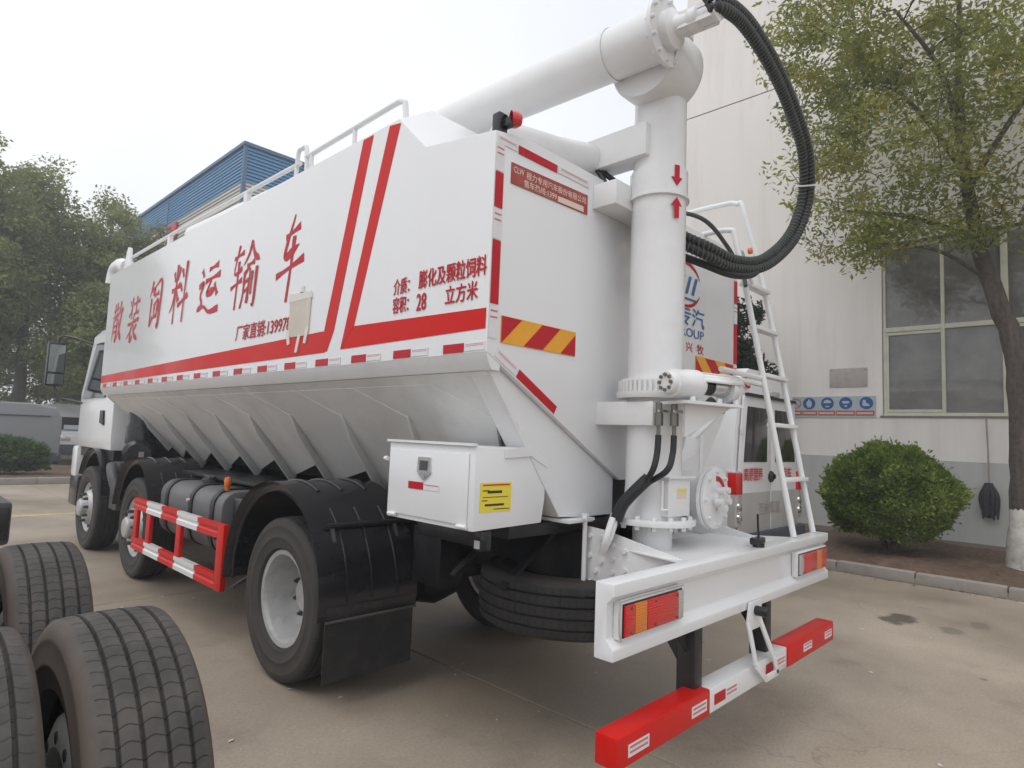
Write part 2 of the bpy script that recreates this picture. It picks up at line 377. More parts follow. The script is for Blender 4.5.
# ------------------------------------------------------------------ mesh helpers
def V(*a): return Vector(a if len(a) > 1 else a[0])
def frame_of(d):
    d = Vector(d).normalized()
    u = d.cross(Vector((0, 0, 1)))
    if u.length < 1e-3: u = d.cross(Vector((0, 1, 0)))
    u.normalize()
    return u, d.cross(u).normalized()

class MB:
    def __init__(s): s.v = []; s.f = []; s.uv = None
    def add(s, vs, fs):
        o = len(s.v); s.v += [tuple(p) for p in vs]; s.f += [tuple(i + o for i in f) for f in fs]; return s
    def box(s, x0, x1, y0, y1, z0, z1):
        x0, x1 = min(x0, x1), max(x0, x1); y0, y1 = min(y0, y1), max(y0, y1); z0, z1 = min(z0, z1), max(z0, z1)
        return s.add([(x, y, z) for z in (z0, z1) for y in (y0, y1) for x in (x0, x1)],
                     [(0, 2, 3, 1), (4, 5, 7, 6), (0, 1, 5, 4), (2, 6, 7, 3), (0, 4, 6, 2), (1, 3, 7, 5)])
    def bar(s, p0, p1, a, b, up=(0, 0, 1)):
        p0, p1 = Vector(p0), Vector(p1); d = (p1 - p0).normalized()
        u = d.cross(Vector(up))
        if u.length < 1e-4: u = d.cross(Vector((0, 1, 0)))
        u.normalize(); w_ = u.cross(d).normalized()
        vs = []
        for p in (p0, p1):
            for su, sw in ((-1, -1), (1, -1), (1, 1), (-1, 1)): vs.append(p + u * su * a / 2 + w_ * sw * b / 2)
        return s.add(vs, [(0, 1, 2, 3), (7, 6, 5, 4), (0, 4, 5, 1), (1, 5, 6, 2), (2, 6, 7, 3), (3, 7, 4, 0)])
    def cyl(s, p0, p1, r0, r1=None, seg=20, caps=True):
        r1 = r0 if r1 is None else r1
        p0, p1 = Vector(p0), Vector(p1); u, w_ = frame_of(p1 - p0)
        vs = []
        for p, r in ((p0, r0), (p1, r1)):
            for i in range(seg):
                a = 2 * math.pi * i / seg; vs.append(p + u * math.cos(a) * r + w_ * math.sin(a) * r)
        fs = [(i, (i + 1) % seg, seg + (i + 1) % seg, seg + i) for i in range(seg)]
        if caps: fs += [tuple(range(seg))[::-1], tuple(range(seg, 2 * seg))]
        return s.add(vs, fs)
    def tube(s, pts, r, seg=10, caps=True):
        pts = [Vector(p) for p in pts]; n = len(pts)
        rs = r if isinstance(r, (list, tuple)) else [r] * n
        vs, fs = [], []
        t0 = (pts[1] - pts[0]).normalized(); u, _ = frame_of(t0)
        for i, p in enumerate(pts):
            t = (pts[min(i + 1, n - 1)] - pts[max(i - 1, 0)])
            if t.length < 1e-9: t = t0
            t.normalize()
            u = (u - t * u.dot(t))
            if u.length < 1e-5: u, _ = frame_of(t)
            u.normalize(); w_ = t.cross(u)
            for k in range(seg):
                a = 2 * math.pi * k / seg; vs.append(p + (u * math.cos(a) + w_ * math.sin(a)) * rs[i])
        for i in range(n - 1):
            for k in range(seg):
                fs.append((i * seg + k, i * seg + (k + 1) % seg, (i + 1) * seg + (k + 1) % seg, (i + 1) * seg + k))
        if caps: fs += [tuple(range(seg))[::-1], tuple(range((n - 1) * seg, n * seg))]
        return s.add(vs, fs)
    def lathe(s, prof, origin, axis, seg=32, uv=False, arc=None):
        """prof: (axial, radius) list"""
        o = Vector(origin); ax = Vector(axis).normalized(); u, w_ = frame_of(ax)
        vs, fs, n = [], [], len(prof)
        for k in range(seg):
            a = 2 * math.pi * k / seg; d = u * math.cos(a) + w_ * math.sin(a)
            for (h, r) in prof: vs.append(o + ax * h + d * r)
        for k in range(seg):
            k2 = (k + 1) % seg
            for i in range(n - 1): fs.append((k * n + i, k2 * n + i, k2 * n + i + 1, k * n + i + 1))
        s.add(vs, fs)
        if uv:
            hs = [h for h, r in prof]; lo, hi = min(hs), max(hs)
            s.uv = []
            for k in range(seg):
                for i in range(n - 1):
                    a, b = (prof[i][0] - lo) / (hi - lo), (prof[i + 1][0] - lo) / (hi - lo)
                    s.uv += [(k / seg, a), ((k + 1) / seg, a), ((k + 1) / seg, b), (k / seg, b)]
        return s
    def prism(s, poly, off, ext):
        """poly: 3D outline, extruded by vector ext"""
        p = [Vector(q) + Vector(off) for q in poly]; e = Vector(ext); n = len(p)
        vs = p + [q + e for q in p]
        fs = [tuple(range(n))[::-1], tuple(range(n, 2 * n))] + [(i, (i + 1) % n, n + (i + 1) % n, n + i) for i in range(n)]
        return s.add(vs, fs)
    def mesh(s, name, matn, ang=35, bevel=0, bseg=2):
        me = bpy.data.meshes.new(name)
        me.from_pydata(s.v, [], s.f)
        if s.uv:
            l = me.uv_layers.new(name='UVMap'); l.data.foreach_set('uv', [c for q in s.uv for c in q])
        me.validate(); me.update()
        import bmesh
        bm = bmesh.new(); bm.from_mesh(me)
        bmesh.ops.recalc_face_normals(bm, faces=bm.faces)
        if bevel > 0:
            es = [e for e in bm.edges if len(e.link_faces) == 2 and e.calc_face_angle(0) > R(40)]
            bmesh.ops.bevel(bm, geom=es, offset=bevel, offset_type='OFFSET', segments=bseg, profile=0.6, affect='EDGES', clamp_overlap=True)
        bm.to_mesh(me); bm.free()
        me.polygons.foreach_set('use_smooth', [True] * len(me.polygons))
        me.set_sharp_from_angle(angle=R(ang))
        me.materials.append(MATS[matn])
        return me
    def build(s, name, matn, parent=None, bevel=0, ang=35, label=None, kind=None, bseg=2):
        return link(name, s.mesh(name, matn, ang, bevel, bseg), parent, label, kind)

def link(name, me, parent=None, label=None, kind=None):
    o = bpy.data.objects.new(name, me); col.objects.link(o)
    if parent is not None:
        o.parent = parent
        o.matrix_parent_inverse = wmat(parent).inverted()
    if label: o['label'] = label
    if kind: o['kind'] = kind
    return o
def wmat(o):
    mb = Matrix.LocRotScale(o.location, o.rotation_euler, o.scale)
    if o.parent is not None: mb = wmat(o.parent) @ o.matrix_parent_inverse @ mb
    return mb
def thing(name, label, cat, loc=(0, 0, 0), group=None):
    o = bpy.data.objects.new(name, None); col.objects.link(o)
    o.location = loc; o.empty_display_size = 0.3
    return tag(o, label, cat, group)
def tag(o, label, cat, group=None):
    o['label'] = label; o['category'] = cat
    if group: o['group'] = group
    return o
def struct(o): o['kind'] = 'structure'; return o
def bez(pts, n=12):
    """Catmull-Rom through the points"""
    P = [Vector(p) for p in pts]; P = [P[0] * 2 - P[1]] + P + [P[-1] * 2 - P[-2]]
    out = []
    for i in range(1, len(P) - 2):
        for k in range(n):
            t = k / n
            a, b, c, d = P[i - 1], P[i], P[i + 1], P[i + 2]
            out.append(0.5 * ((2 * b) + (c - a) * t + (2 * a - 5 * b + 4 * c - d) * t * t + (3 * b - a - 3 * c + d) * t ** 3))
    out.append(P[-2]); return out

# ---- writing: a text curve turned into a flat mesh, fitted into a box on a plane
_dg = None
def text_obj(body, matn, parent, origin, U, Vv, width, height, bold=0.0, shear=0.0, name='lettering', fat=0.0):
    cu = bpy.data.curves.new('tmp', 'FONT'); cu.body = body; cu.size = 1.0; cu.offset = bold; cu.shear = shear
    cu.fill_mode = 'FRONT'; cu.resolution_u = 3
    to = bpy.data.objects.new('tmp', cu); col.objects.link(to)
    dg = bpy.context.evaluated_depsgraph_get(); dg.update()
    me = bpy.data.meshes.new_from_object(to.evaluated_get(dg))
    bpy.data.objects.remove(to); bpy.data.curves.remove(cu)
    n = len(me.vertices)
    if n == 0: return None
    c = np.empty(n * 3); me.vertices.foreach_get('co', c); c = c.reshape(-1, 3)
    mn, mx = c.min(0), c.max(0)
    u = (c[:, 0] - mn[0]) / max(1e-6, mx[0] - mn[0]) * width
    v = (c[:, 1] - mn[1]) / max(1e-6, mx[1] - mn[1]) * height
    O, U, Vv = np.array(origin, float), np.array(U, float), np.array(Vv, float)
    q = O + u[:, None] * U + v[:, None] * Vv
    me.vertices.foreach_set('co', q.reshape(-1)); me.update()
    if fat > 0:      # heavier strokes: shifted copies stacked a hair apart
        vs = [tuple(p) for p in q]; fs = [tuple(p.vertices) for p in me.polygons]
        nrm = np.cross(U, Vv); allv, allf = [], []
        for k, (du, dv) in enumerate(((0, 0), (fat, 0), (-fat, 0), (0, fat * .7), (0, -fat * .7))):
            d = du * U + dv * Vv + nrm * 0.0003 * k
            o_ = len(allv); allv += [tuple(np.array(p) + d) for p in vs]; allf += [tuple(i + o_ for i in f) for f in fs]
        me = bpy.data.meshes.new('lettering'); me.from_pydata(allv, [], allf); me.update()
    me.materials.clear(); me.materials.append(MATS[matn])
    return link(name, me, parent)
def plate(pts, off, th=0.003):
    """thin sheet: outline + thickness vector"""
    b = MB(); b.prism(pts, (0, 0, 0), Vector(off).normalized() * th); return b

# ================================================================== THE SETTING
# ground sheet and concrete slabs
b = MB(); b.add([(-500, -300, -0.04), (500, -300, -0.04), (500, 700, -0.04), (-500, 700, -0.04)], [(0, 1, 2, 3)])
ground = struct(b.build('ground', 'concrete'))
SX, SY = 7.0, 8.0
b = MB(); b.box(0.006, SX - 0.006, 0.006, SY - 0.006, -0.039, 0)
slab_me = b.mesh('slab', 'concrete', bevel=0.006, bseg=1)
for i in range(-4, 3):
    for j in range(-3, 6):
        o = link('slab', slab_me, ground); o.location = (-0.2 + i * SX, 4.35 + j * SY, 0)
# worn yellow line across the yard
b = MB(); b.box(-22, 6, 10.66, 10.80, 0.0005, 0.004)
struct(b.build('road_marking', 'line_yellow'))

def kerb(name, p0, p1, n, width, h, hjit=0.006):
    root = None
    p0, p1 = Vector(p0), Vector(p1); d = (p1 - p0) / n; ln = d.length; dn = d.normalized(); nrm = Vector((-dn.y, dn.x, 0))
    bb = MB(); c = (p0 + p1) / 2
    bb.bar(p0 + Vector((0, 0, h * 0.25)) + nrm * width * 0.5, p1 + Vector((0, 0, h * 0.25)) + nrm * width * 0.5, width * 0.8, h * 0.5)
    root = struct(bb.build(name, 'kerb_stone'))
    rnd = random.Random(name)
    for i in range(n):
        a = p0 + d * i + dn * 0.006; e = p0 + d * (i + 1) - dn * 0.006
        j = Vector((0, 0, rnd.uniform(-hjit, hjit))) + nrm * rnd.uniform(-0.008, 0.008)
        k = MB(); k.bar(a + nrm * width / 2 + Vector((0, 0, h / 2)) + j, e + nrm * width / 2 + Vector((0, 0, h / 2)) + j, width, h)
        k.build('kerb_stone', 'kerb_stone', root, bevel=0.018)
    return root
kerb('kerb', (5.85, 14, 0), (5.85, -9, 0), 26, 0.15, 0.13)
kerb('kerb', (-16, 16.6, 0), (7, 16.6, 0), 26, 0.2, 0.16)

def soil(name, x0, x1, y0, y1, z, amp, step):
    nx, ny = int((x1 - x0) / step) + 1, int((y1 - y0) / step) + 1
    rs = np.random.RandomState(3)
    g = rs.rand(nx, ny)
    for _ in range(2): g = (g + np.roll(g, 1, 0) + np.roll(g, 1, 1) + np.roll(g, -1, 0) + np.roll(g, -1, 1)) / 5
    c = np.kron(rs.rand(nx // 8 + 1, ny // 8 + 1), np.ones((8, 8)))[:nx, :ny]
    for _ in range(8): c = (c + np.roll(c, 1, 0) + np.roll(c, 1, 1) + np.roll(c, -1, 0) + np.roll(c, -1, 1)) / 5
    fine = rs.rand(nx, ny) * 0.02
    vs = [(x0 + (x1 - x0) * i / (nx - 1), y0 + (y1 - y0) * j / (ny - 1), z + amp * (1.6 * (c[i, j] - .5) + 1.2 * (g[i, j] - .5)) + fine[i, j]) for i in range(nx) for j in range(ny)]
    vs = [(x, y, (z_ - .14 if (k // ny in (0, nx - 1) or k % ny in (0, ny - 1)) else z_)) for k, (x, y, z_) in enumerate(vs)]     # tuck the rim down behind the kerb
    fs = [(i * ny + j, (i + 1) * ny + j, (i + 1) * ny + j + 1, i * ny + j + 1) for i in range(nx - 1) for j in range(ny - 1)]
    b = MB(); b.add(vs, fs); return struct(b.build(name, 'soil', ang=80))
soil('planting_bed', 5.93, 8.99, -8.5, 13.5, 0.135, 0.055, 0.08)
soil('planting_bed', -16, 7, 16.8, 21.0, 0.16, 0.06, 0.16)

# ------------------------------------------------------------------ trees and shrubs
def leaves(cent, size, aspect, seed, drop=0.0, tint_bias=None, outward=None):
    """cent (N,3) -> mesh data of small leaf blades (one folded diamond each)"""
    rs = np.random.RandomState(seed); N_ = len(cent)
    d = rs.normal(size=(N_, 3)); d[:, 2] = d[:, 2] * 0.7 - drop
    if outward is not None: d = d * 0.7 + outward
    d /= np.linalg.norm(d, axis=1)[:, None] + 1e-9
    a = rs.normal(size=(N_, 3)); s = np.cross(d, a); s /= np.linalg.norm(s, axis=1)[:, None] + 1e-9
    L_ = size * rs.uniform(0.65, 1.35, N_)[:, None]; W_ = L_ * aspect
    v = np.empty((N_, 4, 3))
    v[:, 0] = cent; v[:, 1] = cent + d * L_ * .5 + s * W_ * .5; v[:, 2] = cent + d * L_; v[:, 3] = cent + d * L_ * .5 - s * W_ * .5
    return v.reshape(-1, 3), rs
def leaf_obj(name, cent, size, aspect, matn, parent, seed, drop=0.0, tint=None, outward=None):
    v, rs = leaves(cent, size, aspect, seed, drop, outward=outward); n = len(cent)
    me = bpy.data.meshes.new(name)
    me.vertices.add(n * 4); me.loops.add(n * 4); me.polygons.add(n)
    me.vertices.foreach_set('co', v.reshape(-1))
    me.loops.foreach_set('vertex_index', np.arange(n * 4, dtype=np.int32))
    me.polygons.foreach_set('loop_start', np.arange(n, dtype=np.int32) * 4)
    me.polygons.foreach_set('loop_total', np.full(n, 4, dtype=np.int32))
    at = me.attributes.new('tint', 'FLOAT', 'FACE')
    t = rs.rand(n) * 0.75 if tint is None else np.clip(tint + rs.normal(0, .13, n), 0, 1)
    at.data.foreach_set('value', t.astype(np.float32))
    me.update(); me.validate()
    me.materials.append(MATS[matn])
    return link(name, me, parent)

def tree(name, label, cat, base, trunk, tr, blobs, ncl, per, clr, lsize, leafm, barkm, seed, aspect=0.42, drop=0.15, group=None, limbs=(), wash=None, gap=0.35):
    """trunk: list of points, tr: radii; blobs: (centre, radii) ellipsoids that carry leaf clusters"""
    rs = np.random.RandomState(seed)
    t = thing(name, label, cat, base, group)
    path = bez(trunk, 5); n = len(path)
    rad = [np.interp(i / (n - 1), np.linspace(0, 1, len(tr)), tr) for i in range(n)]
    jit = [p + Vector(rs.normal(0, 0.012, 3)) if 0 < i < n - 1 else p for i, p in enumerate(path)]
    if wash:
        k = max(i for i, p in enumerate(path) if p.z <= wash + path[0].z)
        MB().tube(jit[:k + 1], rad[:k + 1], 14).build('limewash_band', 'limewash', t)
        bt = MB().tube(jit[k:], rad[k:], 14)
    else: bt = MB().tube(jit, rad, 10)
    nodes = [np.array(p) for i, p in enumerate(path) if i > n * 0.35]; nr = [rad[i] for i in range(n) if i > n * 0.35]
    for lp, lr in limbs:
        pp = bez(lp, 5); rr = list(np.linspace(lr, 0.02, len(pp))); bt.tube(pp, rr, 8)
        nodes += [np.array(p) for p in pp[3:]]; nr += rr[3:]
    cl = []
    vol = np.array([r_[0] * r_[1] * r_[2] for c_, r_ in blobs]); pr = vol ** .8 / (vol ** .8).sum()
    while len(cl) < ncl:
        c_, r_ = blobs[rs.choice(len(blobs), p=pr)]
        d = rs.normal(size=3); d /= np.linalg.norm(d)
        q = np.array(c_) + d * np.array(r_) * (rs.uniform(gap ** 3, 1) ** (1 / 3))
        cl.append(q)
    cl = np.array(cl)
    order = np.argsort([min(np.linalg.norm(q - n_) for n_ in nodes) for q in cl])
    for idx in order:
        q = cl[idx]; A = np.array(nodes); dd = np.linalg.norm(A - q, axis=1) + np.maximum(0, A[:, 2] - q[2]) * 0.4
        k = int(dd.argmin()); p = A[k]; L_ = np.linalg.norm(q - p)
        if L_ < 0.05: continue
        mid = (p + q) / 2 + rs.normal(0, 0.06 * L_, 3) + np.array((0, 0, 0.08 * L_))
        r0 = min(nr[k] * 0.6, 0.012 + 0.018 * L_)
        bt.tube(bez([p, mid, q], 3), list(np.linspace(r0, max(0.006, r0 * .35), 7)), 5, caps=False)
        nodes.append(mid); nr.append(r0 * .7); nodes.append(q); nr.append(max(0.008, r0 * .4))
    bt.build('trunk', barkm, t, ang=60)
    C_ = np.repeat(cl, per, axis=0)
    off = rs.normal(size=C_.shape); off /= np.linalg.norm(off, axis=1)[:, None]
    off *= (rs.rand(len(C_)) ** 0.45)[:, None] * clr * np.repeat(rs.uniform(.6, 1.25, len(cl)), per)[:, None]
    off[:, 2] *= 0.75
    tint = np.repeat(rs.beta(2, 2.6, len(cl)) * 0.85, per)
    leaf_obj('crown', C_ + off, lsize, aspect, leafm, t, seed + 1, drop, tint)
    return t

# camphor tree with limewashed trunk on the right
tree('tree', 'leafy tree with limewashed trunk base growing in front of the big window', 'tree', (7.55, -1.02, 0.1),
     [(7.55, -1.02, 0.02), (7.58, -1.04, 0.9), (7.6, -1.04, 1.9), (7.6, -1.0, 2.95), (7.55, -0.78, 3.9), (7.5, -0.55, 5.2), (7.5, -0.45, 6.6), (7.45, -0.5, 8.6)],
     [0.20, 0.145, 0.135, 0.125, 0.11, 0.08, 0.055, 0.025],
     [((7.2, 0.3, 6.6), (1.9, 1.7, 2.0)), ((7.0, 0.9, 5.2), (1.4, 1.2, 1.0)), ((7.3, -1.2, 6.2), (1.8, 1.5, 1.9)), ((7.2, -0.2, 8.3), (2.2, 2.2, 1.4)), ((6.8, 1.1, 7.4), (1.5, 1.1, 1.5)), ((7.0, -0.3, 4.9), (1.1, 1.2, 0.5)), ((6.9, -2.2, 5.2), (1.3, 1.0, 0.9))],
     310, 125, 0.40, 0.088, 'leaf_camphor', 'bark', 11, aspect=0.40, drop=0.35, wash=1.05,
     limbs=[([(7.52, -0.62, 4.6), (7.3, 0.1, 5.0), (7.1, 0.8, 5.2)], 0.05), ([(7.5, -0.5, 5.6), (7.3, -0.1, 6.4), (7.2, 0.4, 7.2)], 0.055), ([(7.5, -0.52, 5.3), (7.6, -1.0, 6.2), (7.5, -1.6, 7.0)], 0.05), ([(7.5, -0.48, 6.0), (7.0, -0.3, 7.0), (6.8, 0.2, 8.0)], 0.05), ([(7.55, -0.75, 4.0), (7.0, -0.2, 4.4), (6.8, 0.6, 4.6)], 0.03)])

# dark slim tree between the truck and the wall
tree('tree', 'dark slim tree standing beside the wall behind the white van', 'tree', (7.9, 3.1, 0.1),
     [(7.9, 3.1, 0.05), (7.95, 3.1, 1.5), (7.9, 3.05, 3.0), (7.9, 3.0, 4.2)], [0.07, 0.06, 0.045, 0.02],
     [((7.9, 2.95, 3.6), (0.6, 0.5, 0.75)), ((7.9, 2.9, 2.7), (0.6, 0.6, 0.6))], 85, 100, 0.22, 0.10, 'leaf_dark', 'bark', 21)

# clipped round shrub
def shrub(name, label, cat, c, r, n, lsize, leafm, seed, group=None, low=0.2):
    rs = np.random.RandomState(seed)
    t = thing(name, label, cat, (c[0], c[1], low), group)
    bt = MB()
    for i in range(16):
        a = rs.uniform(0, 6.28); k = rs.uniform(.3, .85)
        e = np.array(c) + np.array((math.cos(a) * r[0] * k, math.sin(a) * r[1] * k, rs.uniform(-.2, .6) * r[2]))
        bt.tube(bez([(c[0] + rs.normal(0, .05), c[1] + rs.normal(0, .05), low - .1), ((c[0] * .6 + e[0] * .4), (c[1] * .6 + e[1] * .4), (low * .5 + e[2] * .5)), e], 4), list(np.linspace(.022, .006, 9)), 6)
    bt.build('stems', 'bark', t)
    d = rs.normal(size=(n, 3)); d /= np.linalg.norm(d, axis=1)[:, None]
    d[:, 2] = np.where(d[:, 2] < -0.75, -d[:, 2], d[:, 2])
    # lumpy outline from a handful of bumps
    bump = np.zeros(n); B = rs.normal(size=(120, 3)); B /= np.linalg.norm(B, axis=1)[:, None]
    for q in B: bump += np.exp(-((1 - d @ q) / 0.012)) * rs.uniform(-.16, .13)
    bump += 0.05 * np.sin(d[:, 0] * 3.1 + 1.0) * np.sin(d[:, 1] * 2.7 + .4)
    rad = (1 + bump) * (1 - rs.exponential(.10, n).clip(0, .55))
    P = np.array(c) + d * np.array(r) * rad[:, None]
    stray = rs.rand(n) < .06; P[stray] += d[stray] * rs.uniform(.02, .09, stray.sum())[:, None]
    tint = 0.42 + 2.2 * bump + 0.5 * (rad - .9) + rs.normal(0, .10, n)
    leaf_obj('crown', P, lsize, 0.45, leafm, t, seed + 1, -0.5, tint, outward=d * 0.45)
    return t
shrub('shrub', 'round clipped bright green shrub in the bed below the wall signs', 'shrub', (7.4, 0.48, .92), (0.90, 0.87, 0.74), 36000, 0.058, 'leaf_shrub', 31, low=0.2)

# trees and hedge on the far left
def far_tree(label, x, y, h, rx, seed, leafm='leaf_far', ncl=170, low=0.25, per=190, lsize=0.13, clr=0.62):
    rs = np.random.RandomState(seed)
    bl = [((x, y, h * .66), (rx, rx, h * .28))]
    for i in range(5):
        a = rs.uniform(0, 6.28); k = rs.uniform(.4, .75)
        bl.append(((x + math.cos(a) * rx * k, y + math.sin(a) * rx * k, h * rs.uniform(low + .12, .82)), (rx * .5, rx * .5, h * rs.uniform(.10, .18))))
    bl.append(((x + rs.uniform(-.3, .3) * rx, y, h * .88), (rx * .45, rx * .45, h * .12)))
    return tree('tree', label, 'tree', (x, y, 0), [(x, y, -.05), (x + rs.normal(0, .1), y, h * .2), (x + rs.normal(0, .2), y, h * .5), (x, y, h * .9)],
                [h * .022, h * .018, h * .012, h * .004], bl, ncl, per, clr, lsize, leafm, 'bark_far', seed, group='trees along the far side of the yard', aspect=0.55, gap=0.3)
far_tree('tallest grey green tree at the far left edge of the yard', -0.75, 25.5, 11.2, 1.9, 101, ncl=190)
far_tree('tall feathery tree just right of the tallest left tree', 0.75, 26.5, 11.4, 1.45, 102, ncl=150)
far_tree('rounded dark green tree above the truck cab', 2.95, 26.0, 10.6, 1.75, 103, ncl=170)
far_tree('low olive tree in front of the blue cladding', 5.0, 25.6, 10.0, 1.8, 104, 'leaf_olive', ncl=130)
far_tree('dark broad tree low behind the cab mirror', 3.0, 24.6, 6.6, 2.1, 105, 'leaf_far', ncl=140)
far_tree('yellowish bushy tree behind the cab', 4.4, 33.0, 5.2, 2.6, 106, 'leaf_olive', ncl=110)
far_tree('pale tree far behind the parked vans', -1.5, 38.0, 7.4, 3.2, 107, 'leaf_olive', ncl=120)
far_tree('broad leafy tree filling in behind the tall left trees', 0.2, 31.0, 8.6, 2.8, 108, ncl=150)
shrub('shrub_row', 'long pale green shrub row far behind the silver van', 'bush', (-1.8, 34.0, 1.5), (4.2, 1.3, 1.7), 9000, 0.17, 'leaf_olive', 51, low=0.2)
shrub('shrub_row', 'yellow green shrub row far behind the cab mirror', 'bush', (4.4, 35.5, 1.4), (3.6, 1.3, 1.9), 8000, 0.17, 'leaf_olive', 53, low=0.2)
shrub('hedge_bush', 'low dark green hedge bush beside the silver van', 'bush', (-0.75, 18.0, 0.58), (1.15, 0.7, 0.45), 9000, 0.11, 'leaf_hedge', 41, low=0.2)

# ------------------------------------------------------------------ workshop building on the right
WX = 9.0
bld = thing('workshop_building', 'cream rendered workshop wall with large metal framed window beside the yard', 'building', (WX, -2, 0))
Y0, Y1 = 4.75, -14.0
wy0, wy1, wz0, wz1 = 0.925, -4.15, 2.19, 5.12
def wallpart(y0, y1, z0, z1, x0=WX, x1=WX + 0.28, name='wall', m='wall_render'):
    b = MB(); b.box(x0, x1, y0, y1, z0, z1); return b.build(name, m, bld)
wallpart(Y0, wy0, 0, 8.715)
wallpart(wy0, wy1, 0, wz0)
wallpart(wy0, wy1, wz1, 8.715)
wallpart(wy1, Y1, 0, 8.715)
wallpart(Y0, Y1, 8.74, 14.5)
wallpart(Y0 - .1, Y1 + .1, 8.70, 8.75, WX + 0.02, WX + 0.2, 'joint_strip', 'dark_strip')
b = MB(); b.box(WX + .28, WX + 9, Y0, Y0 - .28, 0, 14.5); b.build('end_wall', 'wall_render', bld)
b = MB(); b.box(WX + .0, WX + 9, Y0, Y1, 14.5, 14.7); b.build('roof', 'plinth', bld)
wallpart(Y0 - .003, wy0 + .0, 0.22, 1.468, WX - .006, WX + .1, 'dado', 'wall_dado')
wallpart(wy0 - .0, Y1 + .003, 0.22, 1.468, WX - .006, WX + .1, 'dado', 'wall_dado')
wallpart(Y0 + .01, Y1, -0.05, 0.22, WX - .03, WX + .1, 'plinth', 'plinth')
b = MB(); b.box(WX + .29, WX + 8, Y0 - .3, Y1, 0.0, 0.1); b.build('interior_floor', 'dark_grey', bld)
# window
def ring_yz(x0, x1, ya, yb, za, zb, t):
    o = [(ya, za), (yb, za), (yb, zb), (ya, zb)]; sy = 1 if yb > ya else -1
    i_ = [(ya + sy * t, za + t), (yb - sy * t, za + t), (yb - sy * t, zb - t), (ya + sy * t, zb - t)]
    b = MB(); vs = [(x0, y, z) for y, z in o] + [(x0, y, z) for y, z in i_] + [(x1, y, z) for y, z in o] + [(x1, y, z) for y, z in i_]
    fs = []
    for k in range(4):
        q = (k + 1) % 4; fs += [(k, q, 4 + q, 4 + k), (8 + k, 8 + q, 12 + q, 12 + k), (k, q, 8 + q, 8 + k), (4 + k, 4 + q, 12 + q, 12 + k)]
    return b.add(vs, fs)
win = ring_yz(WX + .02, WX + .1, wy0, wy1, wz0, wz1, .05).build('window', 'window_frame', bld, bevel=.006)
win['label'] = 'wide pale metal window with two rows of dusty panes with painted grey reflections'
muls = [(wy0 - .025, .05), (0.05, .05), (-0.76, .09), (-1.62, .05), (-2.45, .09), (-3.3, .05), (wy1 + .025, .05)]
tz = 3.66
for y, wd in muls[1:-1]:
    b = MB(); b.box(WX + .015, WX + .105, y - wd / 2, y + wd / 2, wz0 + .05, wz1 - .055); b.build('mullion', 'window_frame', win, bevel=.006)
for a, e in zip(muls[:-1], muls[1:]):
    ya, ye = a[0] - a[1] / 2, e[0] + e[1] / 2
    b = MB(); b.box(WX + .018, WX + .10, ya, ye, tz - .04, tz + .04); b.build('transom', 'window_frame', win, bevel=.006)
    b = MB(); b.box(WX + .055, WX + .065, ya, ye, tz + .04, wz1 - .055); b.build('pane', 'window_glass', win)
    b = MB(); b.box(WX + .06, WX + .07, ya, ye, wz0 + .05, tz - .04); b.build('pane', 'window_glass', win)
for (ya, ye) in ((0.885, 0.03), (-0.82, -1.63)):
    b = ring_yz(WX + .03, WX + .055, ya, ye, wz0 + .055, tz - .045, .05)
    b.build('sash', 'window_frame', win, bevel=.004)
b = MB(); b.box(WX - .03, WX + .03, wy0 + .03, wy1 - .03, wz1 + .002, wz1 + .05); b.build('lintel_hood', 'dark_strip', win)
b = MB(); b.box(WX + .001, WX + .03, wy0 + .0, wy0 + .02, wz0, wz1); b.box(WX - .02, WX + .03, wy0 + .04, wy1 - .03, wz0 - .035, wz0 - .002); b.build('sill', 'plinth', win)

# signs on the wall
sg = thing('safety_sign', 'long safety sign board with four blue round pictograms on the wall', 'sign', (WX, 1.75, 2.15))
MB().box(WX - .016, WX - .002, 2.56, 1.03, 2.15, 2.53).build('board', 'sign_panel', sg)
rs = np.random.RandomState(5)
def disc(y, z, r, m, x, name='disc', seg=28, parent=sg, ring=None):
    b = MB()
    if ring:
        b.lathe([(0, ring), (0, r), (.002, r), (.002, ring), (0, ring)], (x, y, z), (-1, 0, 0), seg)
    else: b.cyl((x, y, z), (x - .002, y, z), r, seg=seg)
    return b.build(name, m, parent)
def yz(pts, m, x, y, z, s, parent, name='icon'):
    return plate([(x, y - p[0] * s, z + p[1] * s) for p in pts], (-1, 0, 0), .0015).build(name, m, parent)
PX = WX - .0165
cy = [2.36, 2.125, 1.81, 1.505, 1.175]
disc(cy[0], 2.405, .092, 'sign_strip', PX, 'ring', ring=.078)
yz([(-.6, .72), (-.72, .6), (.6, -.72), (.72, -.6)], 'sign_strip', PX - .0005, cy[0], 2.405, .085, sg)
yz([(-.5, -.15), (.2, -.15), (.2, .1), (-.5, .1)], 'plaque_mark', PX, cy[0], 2.405, .085, sg)
